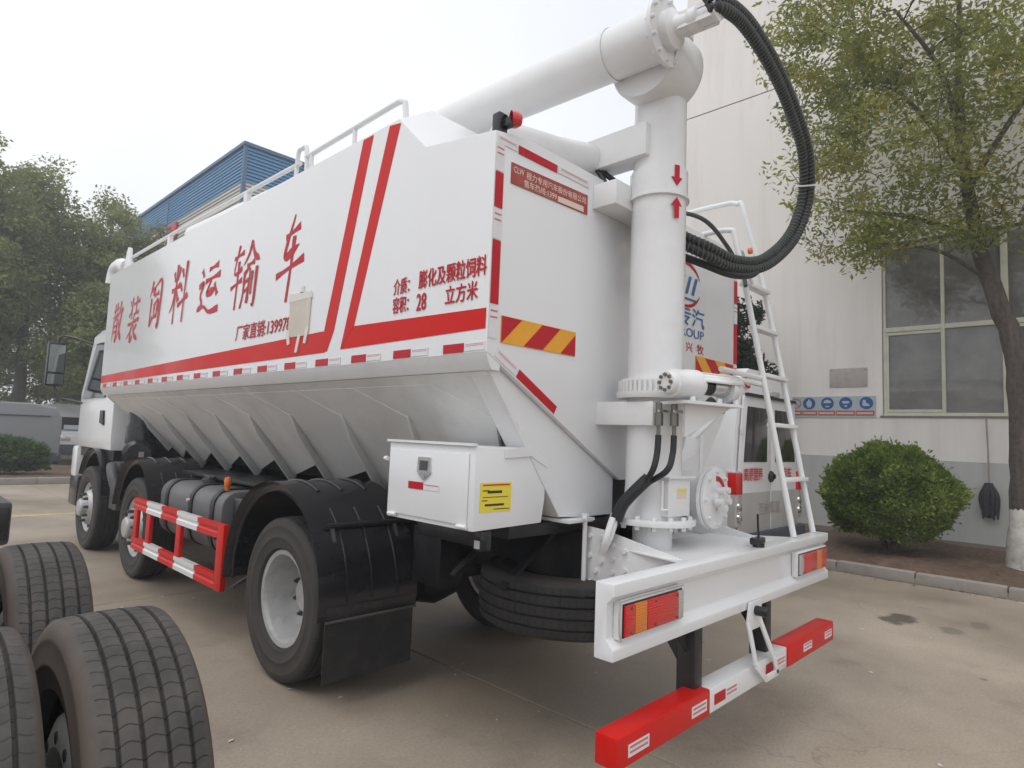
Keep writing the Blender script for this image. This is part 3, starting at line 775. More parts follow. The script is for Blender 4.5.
icons = [
    [[(-.15, .75), (.15, .75), (.2, .45), (.45, .3), (.5, -.35), (.32, -.35), (.3, -.75), (.06, -.75), (0, -.3), (-.06, -.75), (-.3, -.75), (-.32, -.35), (-.5, -.35), (-.45, .3), (-.2, .45)]],
    [[(-.7, .1), (-.5, .5), (0, .68), (.5, .5), (.7, .1), (.55, .05), (-.55, .05)], [(-.4, -.45), (.4, -.45), (.25, -.7), (-.25, -.7)]],
    [[(-.6, .05), (-.55, .4), (.55, .4), (.6, .05), (.2, -.1), (0, .05), (-.2, -.1)], [(-.3, -.35), (.3, -.35), (.15, -.65), (-.15, -.65)]],
    [[(-.55, .55), (-.1, .55), (-.05, .05), (.45, -.2), (.55, -.5), (-.6, -.5), (-.6, .0)]]]
for y, ic in zip(cy[1:], icons):
    disc(y, 2.405, .108, 'sign_blue', PX)
    for p in ic: yz(p, 'sign_icon', PX - .0025, y, 2.405, .1, sg)
for a, e in ((2.54, 2.255), (2.245, 1.985), (1.965, 1.68), (1.665, 1.355), (1.34, 1.05)):
    plate([(PX, a, 2.185), (PX, e, 2.185), (PX, e, 2.275), (PX, a, 2.275)], (-1, 0, 0), .0015).build('caption_strip', 'sign_strip', sg)
    for k in range(9):
        ya = a - .02 - k * (a - e - .04) / 9; yb = ya - (a - e - .04) / 9 * .7
        plate([(PX - .002, ya, 2.212), (PX - .002, yb, 2.212), (PX - .002, yb, 2.248), (PX - .002, ya, 2.248)], (-1, 0, 0), .001).build('caption_mark', 'sign_text', sg)
pq = thing('wall_plaque', 'small faded grey plaque screwed to the wall above the safety sign', 'plaque', (WX, 1.45, 2.69))
MB().box(WX - .012, WX - .002, 1.775, 1.155, 2.69, 3.03).build('panel', 'plaque', pq, bevel=.003)
for y in (1.74, 1.19):
    for z in (2.725, 2.995): MB().cyl((WX - .012, y, z), (WX - .018, y, z), .014, seg=10).build('screw', 'plaque_mark', pq)
b = MB()
for k in range(14):
    a = R(60 + k * 18); a2 = R(60 + (k + 1) * 18)
    b.bar((WX - .013, 1.47 - math.cos(a) * .05, 2.87 + math.sin(a) * .06), (WX - .013, 1.47 - math.cos(a2) * .05, 2.87 + math.sin(a2) * .06), .008, .002, up=(1, 0, 0))
b.build('mark', 'plaque_mark', pq)
b = MB(); b.box(WX - .010, WX - .007, .28, -.02, 1.33, 1.36); b.box(WX - .010, WX - .007, .28, -.02, 1.25, 1.28)
tag(b.build('faded_stencil', 'plaque'), 'two faded stencilled lines on the grey dado beside the shrub', 'marking')
# mop hung on the wall
mp = thing('hanging_mop', 'black mop hanging head down on the wall between shrub and tree', 'mop', (WX - .1, -.52, .75))
MB().tube([(WX - .04, -.50, 2.14), (WX - .06, -.515, 1.6), (WX - .09, -.52, 1.15)], .012, 8).build('handle', 'wood_pole', mp)
b = MB()
for k in range(46):
    a = rs.uniform(0, 6.28); r1, r2 = rs.uniform(.0, .05), rs.uniform(.03, .12); z2 = rs.uniform(.60, .78)
    c0 = Vector((WX - .09 + math.cos(a) * r1 * .5, -.52 + math.sin(a) * r1, 1.16)); c1 = Vector((WX - .10 + math.cos(a) * r2 * .6, -.52 + math.sin(a) * r2 * 1.1, .95)); c2 = Vector((WX - .10 + math.cos(a) * r2 * .5, -.52 + math.sin(a) * r2 * .9, z2))
    b.tube(bez([c0, c1, c2], 4), .014, 5)
b.build('head', 'mop', mp)

# ------------------------------------------------------------------ blue clad building far behind
BX, BY = 7.3, 24.6
bb_ = thing('blue_building', 'distant tall building clad in blue and cream horizontal sheeting', 'building', (BX, BY, 0))
ZT, ZM = 13.58, 12.02
MB().box(BX + .12, BX + 16, BY + .12, BY + 34, 0, ZT - .1).build('core', 'plinth', bb_)
def cladding(z0, z1, m, pitch):
    n = int((z1 - z0) / pitch)
    for face in (0, 1):
        b = MB(); prof = []
        for i in range(n):
            z = z0 + (z1 - z0) * i / n; p = (z1 - z0) / n
            prof += [(0.0, z), (0.0, z + p * .5), (0.09, z + p * .6), (0.09, z + p * .95)]
        prof += [(0, z1)]
        if face == 0: vs = [(BX + d, y, z) for d, z in prof for y in (BY + .05, BY + 33)]
        else: vs = [(x, BY + d, z) for d, z in prof for x in (BX + .05, BX + 15.9)]
        fs = [(2 * i, 2 * i + 1, 2 * i + 3, 2 * i + 2) for i in range(len(prof) - 1)]
        b.add(vs, fs); b.build('cladding', m, bb_, kind='stuff', ang=15)
cladding(ZM, ZT, 'cladding_blue', .15)
cladding(6.0, ZM, 'cladding_cream', .16)
b = MB(); b.box(BX - .05, BX + .1, BY - .05, BY + .1, 0, ZT + .0); b.build('corner_trim', 'cladding_trim', bb_)
b = MB(); b.box(BX - .1, BX + .05, BY - .1, BY + 33, ZT, ZT + .14); b.box(BX + .05, BX + 15.9, BY - .1, BY + .05, ZT, ZT + .14); b.build('eaves_trim', 'cladding_trim', bb_)
b = MB(); b.box(BX - .03, BX + .02, BY + 9.6, BY + 9.75, ZM, ZT); b.build('downpipe', 'cladding_trim', bb_)
b = MB(); b.box(BX - .12, BX - .02, BY + 7.8, BY + 9.2, 11.05, 11.85); b.build('banner', 'red_letter', bb_)
# far low wall with poles on the left
fw = MB(); fw.box(-14, 8, 44, 44.2, 0, 2.2); tag(fw.build('boundary_wall', 'wall_dado'), 'low pale boundary wall far behind the parked vans', 'wall')

# ================================================================== VEHICLES
# ---- wheels
def tyre_prof(Rr=.505, w_=.29, rim=.286, groove=.014):
    h = w_ / 2
    half = [(-h * .66, rim), (-h * .88, rim + .022), (-h * .905, rim + .026), (-h * .905, rim + .034), (-h * .96, rim + .055), (-h * .99, rim + .085), (-h * 1.005, rim + .088), (-h * 1.005, rim + .096), (-h * .995, rim + .099), (-h * .985, Rr - .065), (-h * .995, Rr - .062), (-h * .985, Rr - .054), (-h * .95, Rr - .03), (-h * .86, Rr - .011), (-h * .80, Rr - .007)]
    g = []
    for c in (-.56, -.19, .19, .56):
        a = c * h; k = .006; rr = Rr - .006 * abs(c)
        g += [(a - k, rr), (a - k * .6, rr - groove), (a + k * .6, rr - groove), (a + k, rr)]
    return half + g + [(-a, r) for a, r in half[::-1]]
TY = {}
def tyre_mesh(matn, seg=64):
    if matn not in TY:
        b = MB(); b.lathe(tyre_prof(), (0, 0, 0), (1, 0, 0), seg, uv=True)
        me = bpy.data.meshes.new('tyre'); me.from_pydata(b.v, [], b.f)
        l = me.uv_layers.new(name='UVMap'); l.data.foreach_set('uv', [c for q in b.uv for c in q])
        me.polygons.foreach_set('use_smooth', [True] * len(me.polygons)); me.set_sharp_from_angle(angle=R(40))
        me.update(); me.materials.append(MATS[matn]); TY[matn] = me
    return TY[matn]
RIM = {}
def rim_mesh(kind, matn):
    """outward face points to -x"""
    key = (kind, matn)
    if key in RIM: return RIM[key]
    b = MB()
    if kind == 'deep':
        b.lathe([(-.085, .262), (-.108, .268), (-.112, .296), (-.100, .298), (-.098, .284), (-.085, .262), (-.03, .256), (.06, .25), (.095, .235), (.11, .20), (.115, .155), (.10, .14), (.09, .12), (.04, .110), (.03, .095), (.03, .0)], (0, 0, 0), (1, 0, 0), 48)
    else:
        b.lathe([(.10, .286), (-.098, .286), (-.112, .298), (-.112, .290), (-.098, .272), (-.085, .26), (-.075, .235), (-.095, .215), (-.125, .20), (-.145, .185), (-.148, .14), (-.145, .115), (-.20, .105), (-.215, .09), (-.22, .06), (-.22, .0)], (0, 0, 0), (1, 0, 0), 48)
    RIM[key] = b.mesh('rim', matn, ang=30); return RIM[key]
def nuts_mesh(kind):
    key = ('n', kind)
    if key in RIM: return RIM[key]
    b = MB(); x0, x1, r = (.115, .07, .178) if kind == 'deep' else (-.146, -.185, .165)
    for k in range(10):
        a = 2 * math.pi * k / 10
        b.cyl((x0, math.cos(a) * r, math.sin(a) * r), (x1, math.cos(a) * r, math.sin(a) * r), .018, seg=6)
        b.cyl((x1, math.cos(a) * r, math.sin(a) * r), (x1 + math.copysign(.016, x1 - x0), math.cos(a) * r, math.sin(a) * r), .011, seg=8)
    if kind != 'deep':
        for k in range(10):
            a = 2 * math.pi * (k + .5) / 10
            b.cyl((-.08, math.cos(a) * .228, math.sin(a) * .228), (-.106, math.cos(a) * .228, math.sin(a) * .228), .020, seg=10)
    RIM[key] = b.mesh('wheel_nuts', 'nut_steel'); return RIM[key]
def wheel(root, c, side, kind, rubber, rimm, spin=0.0):
    o = link('wheel', tyre_mesh(rubber), None)
    o.parent = root; o.matrix_parent_inverse = wmat(root).inverted()
    o.location = c; o.rotation_euler = (spin, 0, 0 if side < 0 else math.pi)
    for nm, me in (('rim', rim_mesh(kind, rimm)), ('wheel_nuts', nuts_mesh(kind))):
        q = bpy.data.objects.new(nm, me); col.objects.link(q); q.parent = o
        if nm == 'wheel_nuts': q['kind'] = 'stuff'
    return o

# ---- the bulk feed truck
T = thing('feed_truck', 'white bulk feed tanker truck with red stripes and rear discharge auger', 'truck', (0, 3.2, 0))
XL = -1.25
# tank shell
secs = [(0.0, 2.955, 2.99), (0.515, 3.03, 3.06), (0.765, 3.262, 3.40), (6.42, 3.262, 3.40)]
b = MB()
for y, zr, zc in secs:
    b.v += [(-1.25, y, 1.942), (-1.25, y, zr), (-1.03, y, zc), (1.03, y, zc), (1.25, y, zr), (1.25, y, 1.942)]
for i in range(3):
    for k in range(6):
        if k == 5: continue
        b.f.append((i * 6 + k, i * 6 + k + 1, i * 6 + 6 + k + 1, i * 6 + 6 + k))
b.v += [(-.20, 0, 1.36), (.20, 0, 1.36), (-.20, .03, 1.36), (.20, .03, 1.36), (-1.25, .03, 1.942), (1.25, .03, 1.942)]
b.f += [(0, 1, 2, 3, 4, 5, 25, 24), (23, 22, 21, 20, 19, 18), (0, 24, 26, 28), (24, 25, 27, 26), (25, 5, 29, 27)]
tank = b.build('tank_body', 'white_paint', T, bevel=.008)
# lip under the side panels
lip = [(-1.249, 1.9415), (-1.236, 1.905), (-1.21, 1.866), (-1.16, 1.866), (-1.16, 1.9415)]
for s in (1, -1):
    b = MB(); b.prism([(x * s, .004, z) for x, z in lip], (0, 0, 0), (0, 6.41, 0)); b.build('side_lip', 'white_steel', T)
# hopper: sloping sides
def sl(s, y, off=0.0, sg=1):           # point on the sloping side, off = outward
    nx, nz = -.6585, -.7526
    return ((-1.2 + .8 * s + nx * off) * sg, y, 1.862 - .7 * s + nz * off)
for sgn in (1, -1):
    b = MB(); b.prism([sl(0, .05, 0, sgn), sl(.60, .05, 0, sgn), sl(.60, 6.3, 0, sgn), sl(0, 6.3, 0, sgn)], (0, 0, 0), (sgn * .02, 0, .02))
    b.build('hopper_side', 'hopper_paint', T)
YR = [.20] + [.91 + .70 * i for i in range(8)] + [6.4]
for i in range(1, 9):
    y = YR[i]
    # rib with folded flange
    b = MB(); b.prism([sl(.27, y - .01, -.004), sl(.27, y - .01, .004), sl(.45, y + .06, .050), sl(1.02, y + .30, .072), sl(1.02, y + .30, -.004)], (0, 0, 0), (0, .020, 0))
    b.build('hopper_rib', 'hopper_paint', T)
    yn = YR[i - 1]
    lo = .74 if i > 1 else .9
    poly = [sl(.06, y + .30, .002), sl(.285, y - .012, .002), sl(1.0, y + .295, .006), sl(lo, yn + (lo - .3) * .43 + .012, .066), sl(.45, yn + .076, .044), sl(.285, yn + .012, .003), sl(.06, yn + .32, .002)]
    b = MB(); b.prism(poly, (0, 0, 0), Vector((.6585, 0, .7526)) * .02); b.build('hopper_panel', 'hopper_paint', T)
b = MB(); b.prism([sl(.0, 6.3, .01), sl(.72, 6.3, .01), (.6, 6.05, 1.36), (1.2, 6.3, 1.862)], (0, 0, 0), (0, .03, 0)); b.build('hopper_front', 'hopper_paint', T)
# discharge trough along the centre
b = MB(); b.prism([(-.30, .1, 1.45), (-.16, .1, 1.14), (.16, .1, 1.14), (.30, .1, 1.45)], (0, 0, 0), (0, 6.0, 0)); b.build('trough', 'dark_grey', T)  # shade under the hopper painted in as dark grey
# rear support legs
for s in (1, -1):
    b = MB(); b.prism([(s * -1.215, .034, 1.895), (s * -1.00, .034, 1.63), (s * -.665, .034, 1.185), (s * -.50, .034, 1.175), (s * -.22, .034, 1.175), (s * -.22, .034, 1.40), (s * -1.1, .034, 1.90)], (0, 0, 0), (0, .012, 0))
    leg = b.build('support_leg', 'white_paint', T)
    b = MB(); b.bar((s * -1.205, .10, 1.885), (s * -.665, .10, 1.185), .13, .012, up=(s * -.7, 0, -.7)); b.build('flange', 'white_steel', leg)
    b = MB(); b.box(s * -.66, s * -.46, -.02, .18, 1.155, 1.174); b.build('foot_plate', 'white_steel', leg, bevel=.004)

# --- red stripes on the left side (vinyl sheets)
def side(pts, m, name, parent=tank, off=.001, sgn=-1):
    x = sgn * (1.25 + .0012)
    return plate([(x, y, z) for y, z in pts], (sgn, 0, 0), off).build(name, m, parent)
def lerp(a, c, t): return (a[0] + (c[0] - a[0]) * t, a[1] + (c[1] - a[1]) * t)
side([(6.40, 2.002), (6.40, 2.082), (1.425, 2.158), (1.395, 2.028)], 'red_vinyl', 'stripe')
side([(1.3985, 2.034), (1.4255, 2.158), (1.42, 2.150), (1.108, 3.248), (1.005, 3.248), (1.306, 2.15), (1.372, 2.032)], 'red_vinyl', 'stripe')
side([(1.222, 2.035), (.848, 3.248), (.745, 3.232), (1.090, 2.160)], 'red_vinyl', 'stripe')
side([(1.218, 2.034), (1.088, 2.158), (.012, 2.138), (.012, 2.046)], 'red_vinyl', 'stripe')
# --- writing on the left side
U_, W_ = (0, -1, 0), (0, 0, 1)
def side_text(body, m, yc, zc, wd, ht, bold, shear=0.0, parent=tank, fat=0.0):
    return text_obj(body, m, parent, (-1.2536, yc + wd / 2, zc - ht / 2), U_, W_, wd, ht, bold, shear, fat=fat)
BR = {
 '散': '.05,.80 .50,.86|.17,.98 .17,.66|.36,1.0 .36,.66|.02,.63 .54,.69|.13,.56 .12,.27 .04,.02|.13,.54 .45,.57 .43,.08 .35,.06|.15,.40 .42,.42|.15,.25 .42,.27|.73,1.0 .66,.78 .54,.62|.66,.75 .97,.81|.85,.77 .75,.36 .50,.0|.60,.60 .76,.25 1.0,.0',
 '装': '.13,.93 .23,.80|.08,.57 .31,.71|.32,1.0 .31,.50|.45,.83 .94,.89|.68,1.0 .67,.61|.50,.60 .89,.64|.50,.56 .57,.47|.04,.39 .97,.47|.48,.43 .31,.22 .02,.06|.36,.29 .36,.01 .56,.13|.82,.36 .62,.22|.52,.39 .68,.15 1.0,.0',
 '饲': '.24,1.0 .05,.66|.18,.80 .43,.84 .36,.68|.22,.63 .22,.06 .40,.23|.45,.87 .94,.93 .92,.08 .80,.05|.47,.67 .79,.72|.50,.50 .51,.19|.50,.50 .77,.54 .74,.21|.51,.22 .75,.25',
 '料': '.07,.89 .17,.72|.43,.94 .33,.72|.01,.57 .51,.64|.26,1.0 .25,.0|.25,.57 .14,.34 -.02,.20|.28,.55 .45,.37|.56,.89 .67,.75|.53,.65 .64,.52|.46,.29 1.0,.43|.82,1.0 .81,.0',
 '运': '.45,.89 .86,.94|.33,.67 .98,.74|.62,.71 .45,.42 .85,.49|.76,.59 .91,.35|.13,.93 .23,.78|.04,.60 .25,.65 .14,.42 .22,.25 .05,.12|.08,.16 .35,.18 .62,.05 1.02,.08',
 '输': '.04,.81 .41,.87|.22,1.0 .10,.58 .39,.62|.0,.35 .43,.45|.25,.75 .24,.0|.70,1.0 .60,.80 .43,.65|.70,.98 .82,.78 1.02,.67|.58,.63 .85,.67|.52,.55 .52,.22 .46,.0|.52,.53 .71,.56 .69,.06|.53,.39 .69,.41|.53,.25 .69,.27|.81,.53 .81,.18|.96,.58 .95,.05 .87,.03',
 '车': '.28,.77 .72,.86|.52,1.02 .31,.55 .74,.64|.08,.32 .93,.46|.56,.76 .54,.40 .50,-.02'}
def brush(ch, yc, zc, wd, ht, w0=.062):
    rs_ = np.random.RandomState(len(ch) + int(yc * 100)); b = MB()
    for k, st in enumerate(BR[ch].split('|')):
        P = [tuple(float(c) for c in q.split(',')) for q in st.split()]
        P3 = bez([(u, v, 0) for u, v in P], 8); n = len(P3); dx, dy = P[-1][0] - P[0][0], P[-1][1] - P[0][1]
        kind = 'p' if (dx < -.07 and dy < -.12) else ('n' if (dx > .2 and dy < -.15) else ('v' if abs(dx) < .12 else 'h'))
        L_, Rr_ = [], []
        for i, p in enumerate(P3):
            t = i / (n - 1); d = P3[min(i + 1, n - 1)] - P3[max(i - 1, 0)]; d = Vector((d.x * wd, d.y * ht, 0)); d.normalize(); nn_ = Vector((-d.y, d.x, 0))
            if kind == 'p': wf = 1.05 * (1 - t) ** .7 + .10
            elif kind == 'n': wf = .35 + 1.0 * min(t / .78, 1) if t < .8 else 1.35 * (1 - t) / .2 + .05
            elif kind == 'h': wf = .95 - .55 * math.sin(math.pi * min(1, t * 1.05)) + .25 * t
            else: wf = 1.05 - .35 * math.sin(math.pi * t) - .35 * t * t
            wf *= w0 * .5 * (.9 + .2 * rs_.rand()) * (.62 if len(BR[ch]) > 200 else .8)
            c_ = Vector((p.x * wd, p.y * ht, 0)); L_.append(c_ + nn_ * wf); Rr_.append(c_ - nn_ * wf)
        for i in range(n - 1):
            q = [L_[i], L_[i + 1], Rr_[i + 1], Rr_[i]]
            b.add([(-1.2520 - .00025 * k, yc + wd / 2 - (c.x + (c.y - ht / 2) * .10), zc - ht / 2 + c.y) for c in q], [(0, 1, 2, 3)])
    return b.build('lettering', 'red_letter', tank)
for ch, yc, zc, wd, ht in (('散', 5.95, 2.665, .38, .44), ('装', 5.36, 2.64, .39, .46), ('饲', 4.70, 2.72, .36, .46), ('料', 4.02, 2.735, .42, .54), ('运', 3.33, 2.675, .46, .42), ('输', 2.64, 2.685, .46, .49), ('车', 1.92, 2.69, .44, .56)):
    brush(ch, yc, zc, wd, ht)
side_text('厂家直销:139978', 'red_letter', 2.28, 2.255, .86, .115, 0, .12, fat=.002)
side_text('介质：', 'red_letter', .655, 2.325, .135, .085, 0, fat=.0018)
side_text('膨化及颗粒饲料', 'red_letter', .265, 2.335, .49, .092, 0, fat=.0018)
side_text('容积：', 'red_letter', .655, 2.228, .135, .085, 0, fat=.0018)
side_text('28', 'red_letter', .482, 2.222, .075, .085, 0, fat=.0018)
side_text('立方米', 'red_letter', .185, 2.228, .225, .088, 0, fat=.0018)
# paper taped over the number
rs = np.random.RandomState(9)
pp = [(1.87, 2.40), (1.80, 2.415), (1.66, 2.405), (1.595, 2.39), (1.60, 2.28), (1.605, 2.165), (1.67, 2.15), (1.80, 2.155), (1.875, 2.16), (1.868, 2.3)]
pap = side(pp, 'paper', 'taped_paper', off=.006)
for q in ([(1.90, 2.20), (1.86, 2.205), (1.84, 2.11), (1.87, 2.105)], [(1.735, 2.16), (1.70, 2.16), (1.735, 2.05), (1.765, 2.05)], [(1.64, 2.20), (1.60, 2.205), (1.63, 2.10), (1.66, 2.105)], [(1.89, 2.44), (1.60, 2.43), (1.585, 2.385), (1.885, 2.385)], [(1.72, 2.475), (1.70, 2.475), (1.69, 2.43), (1.74, 2.43)]):
    side(q, 'tape_clear', 'tape', pap, off=.0072)
# --- reflective tape
def tape(pts_red, pts_white, nrm, parent):
    t_ = plate(pts_red, nrm, .0022).build('reflector_red', 'tape_red', parent) if pts_red else None
    if pts_white:
        w_ = plate(pts_white, nrm, .0022).build('reflector_white', 'tape_white', parent)
        p = [Vector(q) for q in pts_white]; c = sum(p, Vector()) / len(p); n_ = Vector(nrm).normalized()
        e = [c + (q - c) * .86 for q in p]
        u = (e[1] - e[0]); v = (e[3] - e[0])
        bb = MB()
        for k in range(2):
            o_ = e[0] + v * (.62 + .22 * k); bb.prism([o_, o_ + u, o_ + u + v * .06, o_ + v * .06], n_ * .0022, n_ * .0008)
        bb.build('reflector_print', 'tape_print', w_)
ky = .15
n_t = 0
while ky < 6.3:
    x = -1.2512
    rd = [(x, ky + .145, 1.948), (x, ky, 1.948), (x, ky, 1.990), (x, ky + .145, 1.990)]
    wt = [(x, ky - .005, 1.951), (x, ky - .14, 1.951), (x, ky - .14, 1.988), (x, ky - .005, 1.988)]
    tape(rd, wt, (-1, 0, 0), tank)
    ky += .40; n_t += 1
def rear(pts, m, name, parent=tank, y=-.0015, th=.0022):
    return plate([(x, y, z) for x, z in pts], (0, -1, 0), th).build(name, m, parent)
def rtape(x0, x1, z0, z1, red, parent=tank):
    p = [(x0, -.0015, z0), (x1, -.0015, z0), (x1, -.0015, z1), (x0, -.0015, z1)]
    tape(p if red else None, None if red else p, (0, -1, 0), parent)
for s in (-1, 1):
    xa, xb = (s * 1.243, s * 1.193) if s < 0 else (s * 1.193, s * 1.243)
    for z0, z1, rd in ((2.60, 2.765, True), (2.455, 2.595, False), (2.16, 2.45, True), (2.005, 2.155, False), (2.77, 2.90, False)):
        rtape(xa, xb, z0, z1, rd)
rtape(-1.10, -.82, 2.895, 2.935, True); rtape(-.81, -.56, 2.90, 2.935, False); rtape(-1.235, -1.11, 2.90, 2.935, False)
for (xa, za, xb, zb, rd) in ((-1.21, 1.915, -1.075, 1.84, False), (-1.065, 1.834, -.79, 1.680, True)):
    d_ = Vector((xb - xa, 0, zb - za)).normalized(); nn = Vector((-d_.z, 0, d_.x)) * .042
    A_, B_ = Vector((xa, -.0015, za)) + nn * .35, Vector((xb, -.0015, zb)) + nn * .35
    p = [A_, B_, B_ + nn, A_ + nn]
    tape(p if rd else None, None if rd else p, (0, -1, 0), tank)
# hazard chevron plates
for x0, x1 in ((-1.17, -.635), (.63, 1.178)):
    z0, z1 = (1.992, 2.116) if x0 < 0 else (2.03, 2.15)
    hp = rear([(x0, z0), (x1, z0), (x1, z1), (x0, z1)], 'yellow_vinyl', 'hazard_plate', th=.004)
    W2 = x1 - x0
    def clipx(poly, lim, keep):
        out = []
        for i in range(len(poly)):
            p, q = poly[i], poly[(i + 1) % len(poly)]
            ip, iq = keep(p[0]), keep(q[0])
            if ip: out.append(p)
            if ip != iq:
                t = (lim - p[0]) / (q[0] - p[0]); out.append((lim, p[1] + (q[1] - p[1]) * t))
        return out
    for ta, tb_ in ((-.26, .25), (.52, .77), (1.02, 1.26)):
        pl = [(ta - .24, 0), (tb_ - .24, 0), (tb_, 1), (ta, 1)]
        pl = clipx(clipx(pl, .004, lambda v: v >= .004), .996, lambda v: v <= .996)
        if len(pl) < 3: continue
        if x0 > 0: pl = [(1 - u, v) for u, v in pl][::-1]
        rear([(x0 + u * W2, z0 + .002 + (z1 - z0 - .004) * v) for u, v in pl], 'tape_red', 'red_band', hp, y=-.0057, th=.0012)
# red phone plate at the top
ph = rear([(-1.145, 2.738), (-.568, 2.752), (-.568, 2.858), (-1.145, 2.838)], 'sign_red', 'phone_plate', th=.003)
text_obj('程力专用汽车股份有限公司', 'sign_cream', ph, (-1.045, -.0055, 2.790), (1, 0, .03), (0, 0, 1), .46, .036, .01)
text_obj('售车热线:1399', 'sign_cream', ph, (-1.06, -.0055, 2.748), (1, 0, .025), (0, 0, 1), .24, .036, .01)
text_obj('CLW', 'sign_cream', ph, (-1.13, -.0055, 2.795), (1, 0, .03), (0, 0, 1), .07, .03, .01)
rear([(-.81, 2.752), (-.60, 2.757), (-.605, 2.787), (-.81, 2.780)], 'sign_cream', 'scraped_patch', ph, y=-.0047, th=.001)
# maker's mark on the right half of the rear plate
lg = MB()
cx, cz = .50, 2.60
def arc_band(b, a0, a1, r, w0, w1, n=22, ex=1.0, ez=1.0, y=-.003):
    for k in range(n):
        t0, t1 = k / n, (k + 1) / n
        A0, A1 = R(a0 + (a1 - a0) * t0), R(a0 + (a1 - a0) * t1)
        h0 = w0 + (w1 - w0) * math.sin(math.pi * t0); h1 = w0 + (w1 - w0) * math.sin(math.pi * t1)
        P = [(cx + math.cos(A0) * (r - h0) * ex, y, cz + math.sin(A0) * (r - h0) * ez), (cx + math.cos(A1) * (r - h1) * ex, y, cz + math.sin(A1) * (r - h1) * ez), (cx + math.cos(A1) * r * ex, y, cz + math.sin(A1) * r * ez), (cx + math.cos(A0) * r * ex, y, cz + math.sin(A0) * r * ez)]
        b.add(P, [(0, 1, 2, 3)])
arc_band(lg, 130, 20, .150, .004, .022, ex=1.25); arc_band(lg, -120, -20, .150, .004, .022, ex=1.25)
lg.build('emblem_ring', 'red_letter', tank)
b = MB()
for q in (-.10, -.02, .06):
    b.add([(cx + q, -.003, cz - .06), (cx + q + .035, -.003, cz - .06), (cx + q + .085, -.003, cz + .06), (cx + q + .05, -.003, cz + .06)], [(0, 1, 2, 3)])
b.add([(cx - .12, -.003, cz - .10), (cx + .12, -.003, cz - .10), (cx + .13, -.003, cz - .085), (cx - .11, -.003, cz - .085)], [(0, 1, 2, 3)])
b.build('emblem_bars', 'blue_letter', tank)
text_obj('专汽', 'blue_letter', tank, (.40, -.003, 2.335), (1, 0, 0), (0, 0, 1), .345, .125, .014)
text_obj('GROUP', 'blue_letter', tank, (.34, -.003, 2.262), (1, 0, 0), (0, 0, 1), .40, .058, .01)
text_obj('兴  牧', 'red_letter', tank, (.50, -.003, 2.165), (1, 0, 0), (0, 0, 1), .24, .065, .008)

# --- top: hand rails, lamp, spout
def rail(pts, r, m, name, parent, seg=10, n=8): return MB().tube(bez(pts, n), r, seg).build(name, m, parent)
hr = MB().tube([(-1.15, .835, 3.27), (-1.15, .86, 3.43), (-1.15, .91, 3.455), (-1.15, 1.0, 3.455), (-1.15, 2.0, 3.44)], .017, 10).build('hand_rail', 'white_steel', T)
for y in (1.38, 1.92): MB().cyl((-1.15, y, 3.28), (-1.15, y, 3.45), .015, seg=8).build('rail_post', 'white_steel', hr)
hr = MB().tube([(-1.15, 2.08, 3.42), (-1.15, 4.0, 3.44), (-1.15, 6.3, 3.43)], .016, 10).build('hand_rail', 'white_steel', T)
for y in (2.95, 4.75, 6.1): MB().box(-1.165, -1.13, y - .03, y + .03, 3.27, 3.43).build('rail_post', 'white_steel', hr)
b = MB().tube(bez([(-1.15, 1.98, 3.27), (-1.15, 2.0, 3.50), (-1.15, 2.06, 3.52), (-1.15, 2.12, 3.50), (-1.15, 2.14, 3.27)], 4), .016, 8); b.build('rail_bracket', 'white_steel', T)
b = MB().box(-.8, .8, 1.2, 6.2, 3.40, 3.44); b.build('roof_walkway', 'white_steel', T)
for y in (2.0, 3.6, 5.2): MB().cyl((.35, y, 3.43), (.35, y, 3.55), .28, seg=24).build('hatch', 'white_steel', T, bevel=.01)
b = MB().tube(bez([(-1.12, 6.25, 3.36), (-1.13, 6.5, 3.42), (-1.14, 6.68, 3.38), (-1.15, 6.72, 3.22)], 5), [.085] * 16, 14); b.build('spout', 'white_steel', T)
b = MB().prism([(-1.18, 5.95, 3.26), (-1.18, 6.02, 3.54), (-1.18, 6.10, 3.56), (-1.18, 6.28, 3.26)], (0, 0, 0), (.03, 0, 0)); b.build('spout_bracket', 'white_steel', T, bevel=.01)
lp = MB().box(-1.222, -1.165, .01, .06, 2.955, 3.06); lp.box(-1.20, -1.16, -.03, .02, 2.99, 3.03); lp = lp.build('side_marker_lamp', 'black_plastic', T, bevel=.008)
MB().lathe([(0, .040), (.03, .038), (.05, .026), (.056, .0)], (-1.165, -.005, 3.035), (.85, -.5, .05), 16).build('lens', 'lens_red', lp)

# --- vertical auger column
CX, CY = -.267, -.25
column = MB().lathe([(1.16, .142), (1.845, .142)], (CX, CY, 0), (0, 0, 1), 40)
column.lathe([(1.846, .142), (2.86, .142)], (CX, CY, 0), (0, 0, 1), 40)
column.lathe([(2.84, .142), (2.845, .150), (3.0, .150), (3.005, .138), (3.75, .136)], (CX, CY, 0), (0, 0, 1), 40)
column = column.build('auger_column', 'white_steel', T)
MB().lathe([(2.846, .1505), (2.846, .158), (2.858, .158), (2.858, .1505)], (CX, CY, 0), (0, 0, 1), 40).build('seam_band', 'white_steel', column)
MB().lathe([(1.165, .0), (1.165, .215), (1.195, .215), (1.195, .142)], (CX, CY, 0), (0, 0, 1), 40).build('base_flange', 'white_steel', column, bevel=.004)
MB().cyl((CX, CY, 1.02), (CX, CY, 1.165), .10, seg=24).build('base_stub', 'white_steel', column)
b = MB()
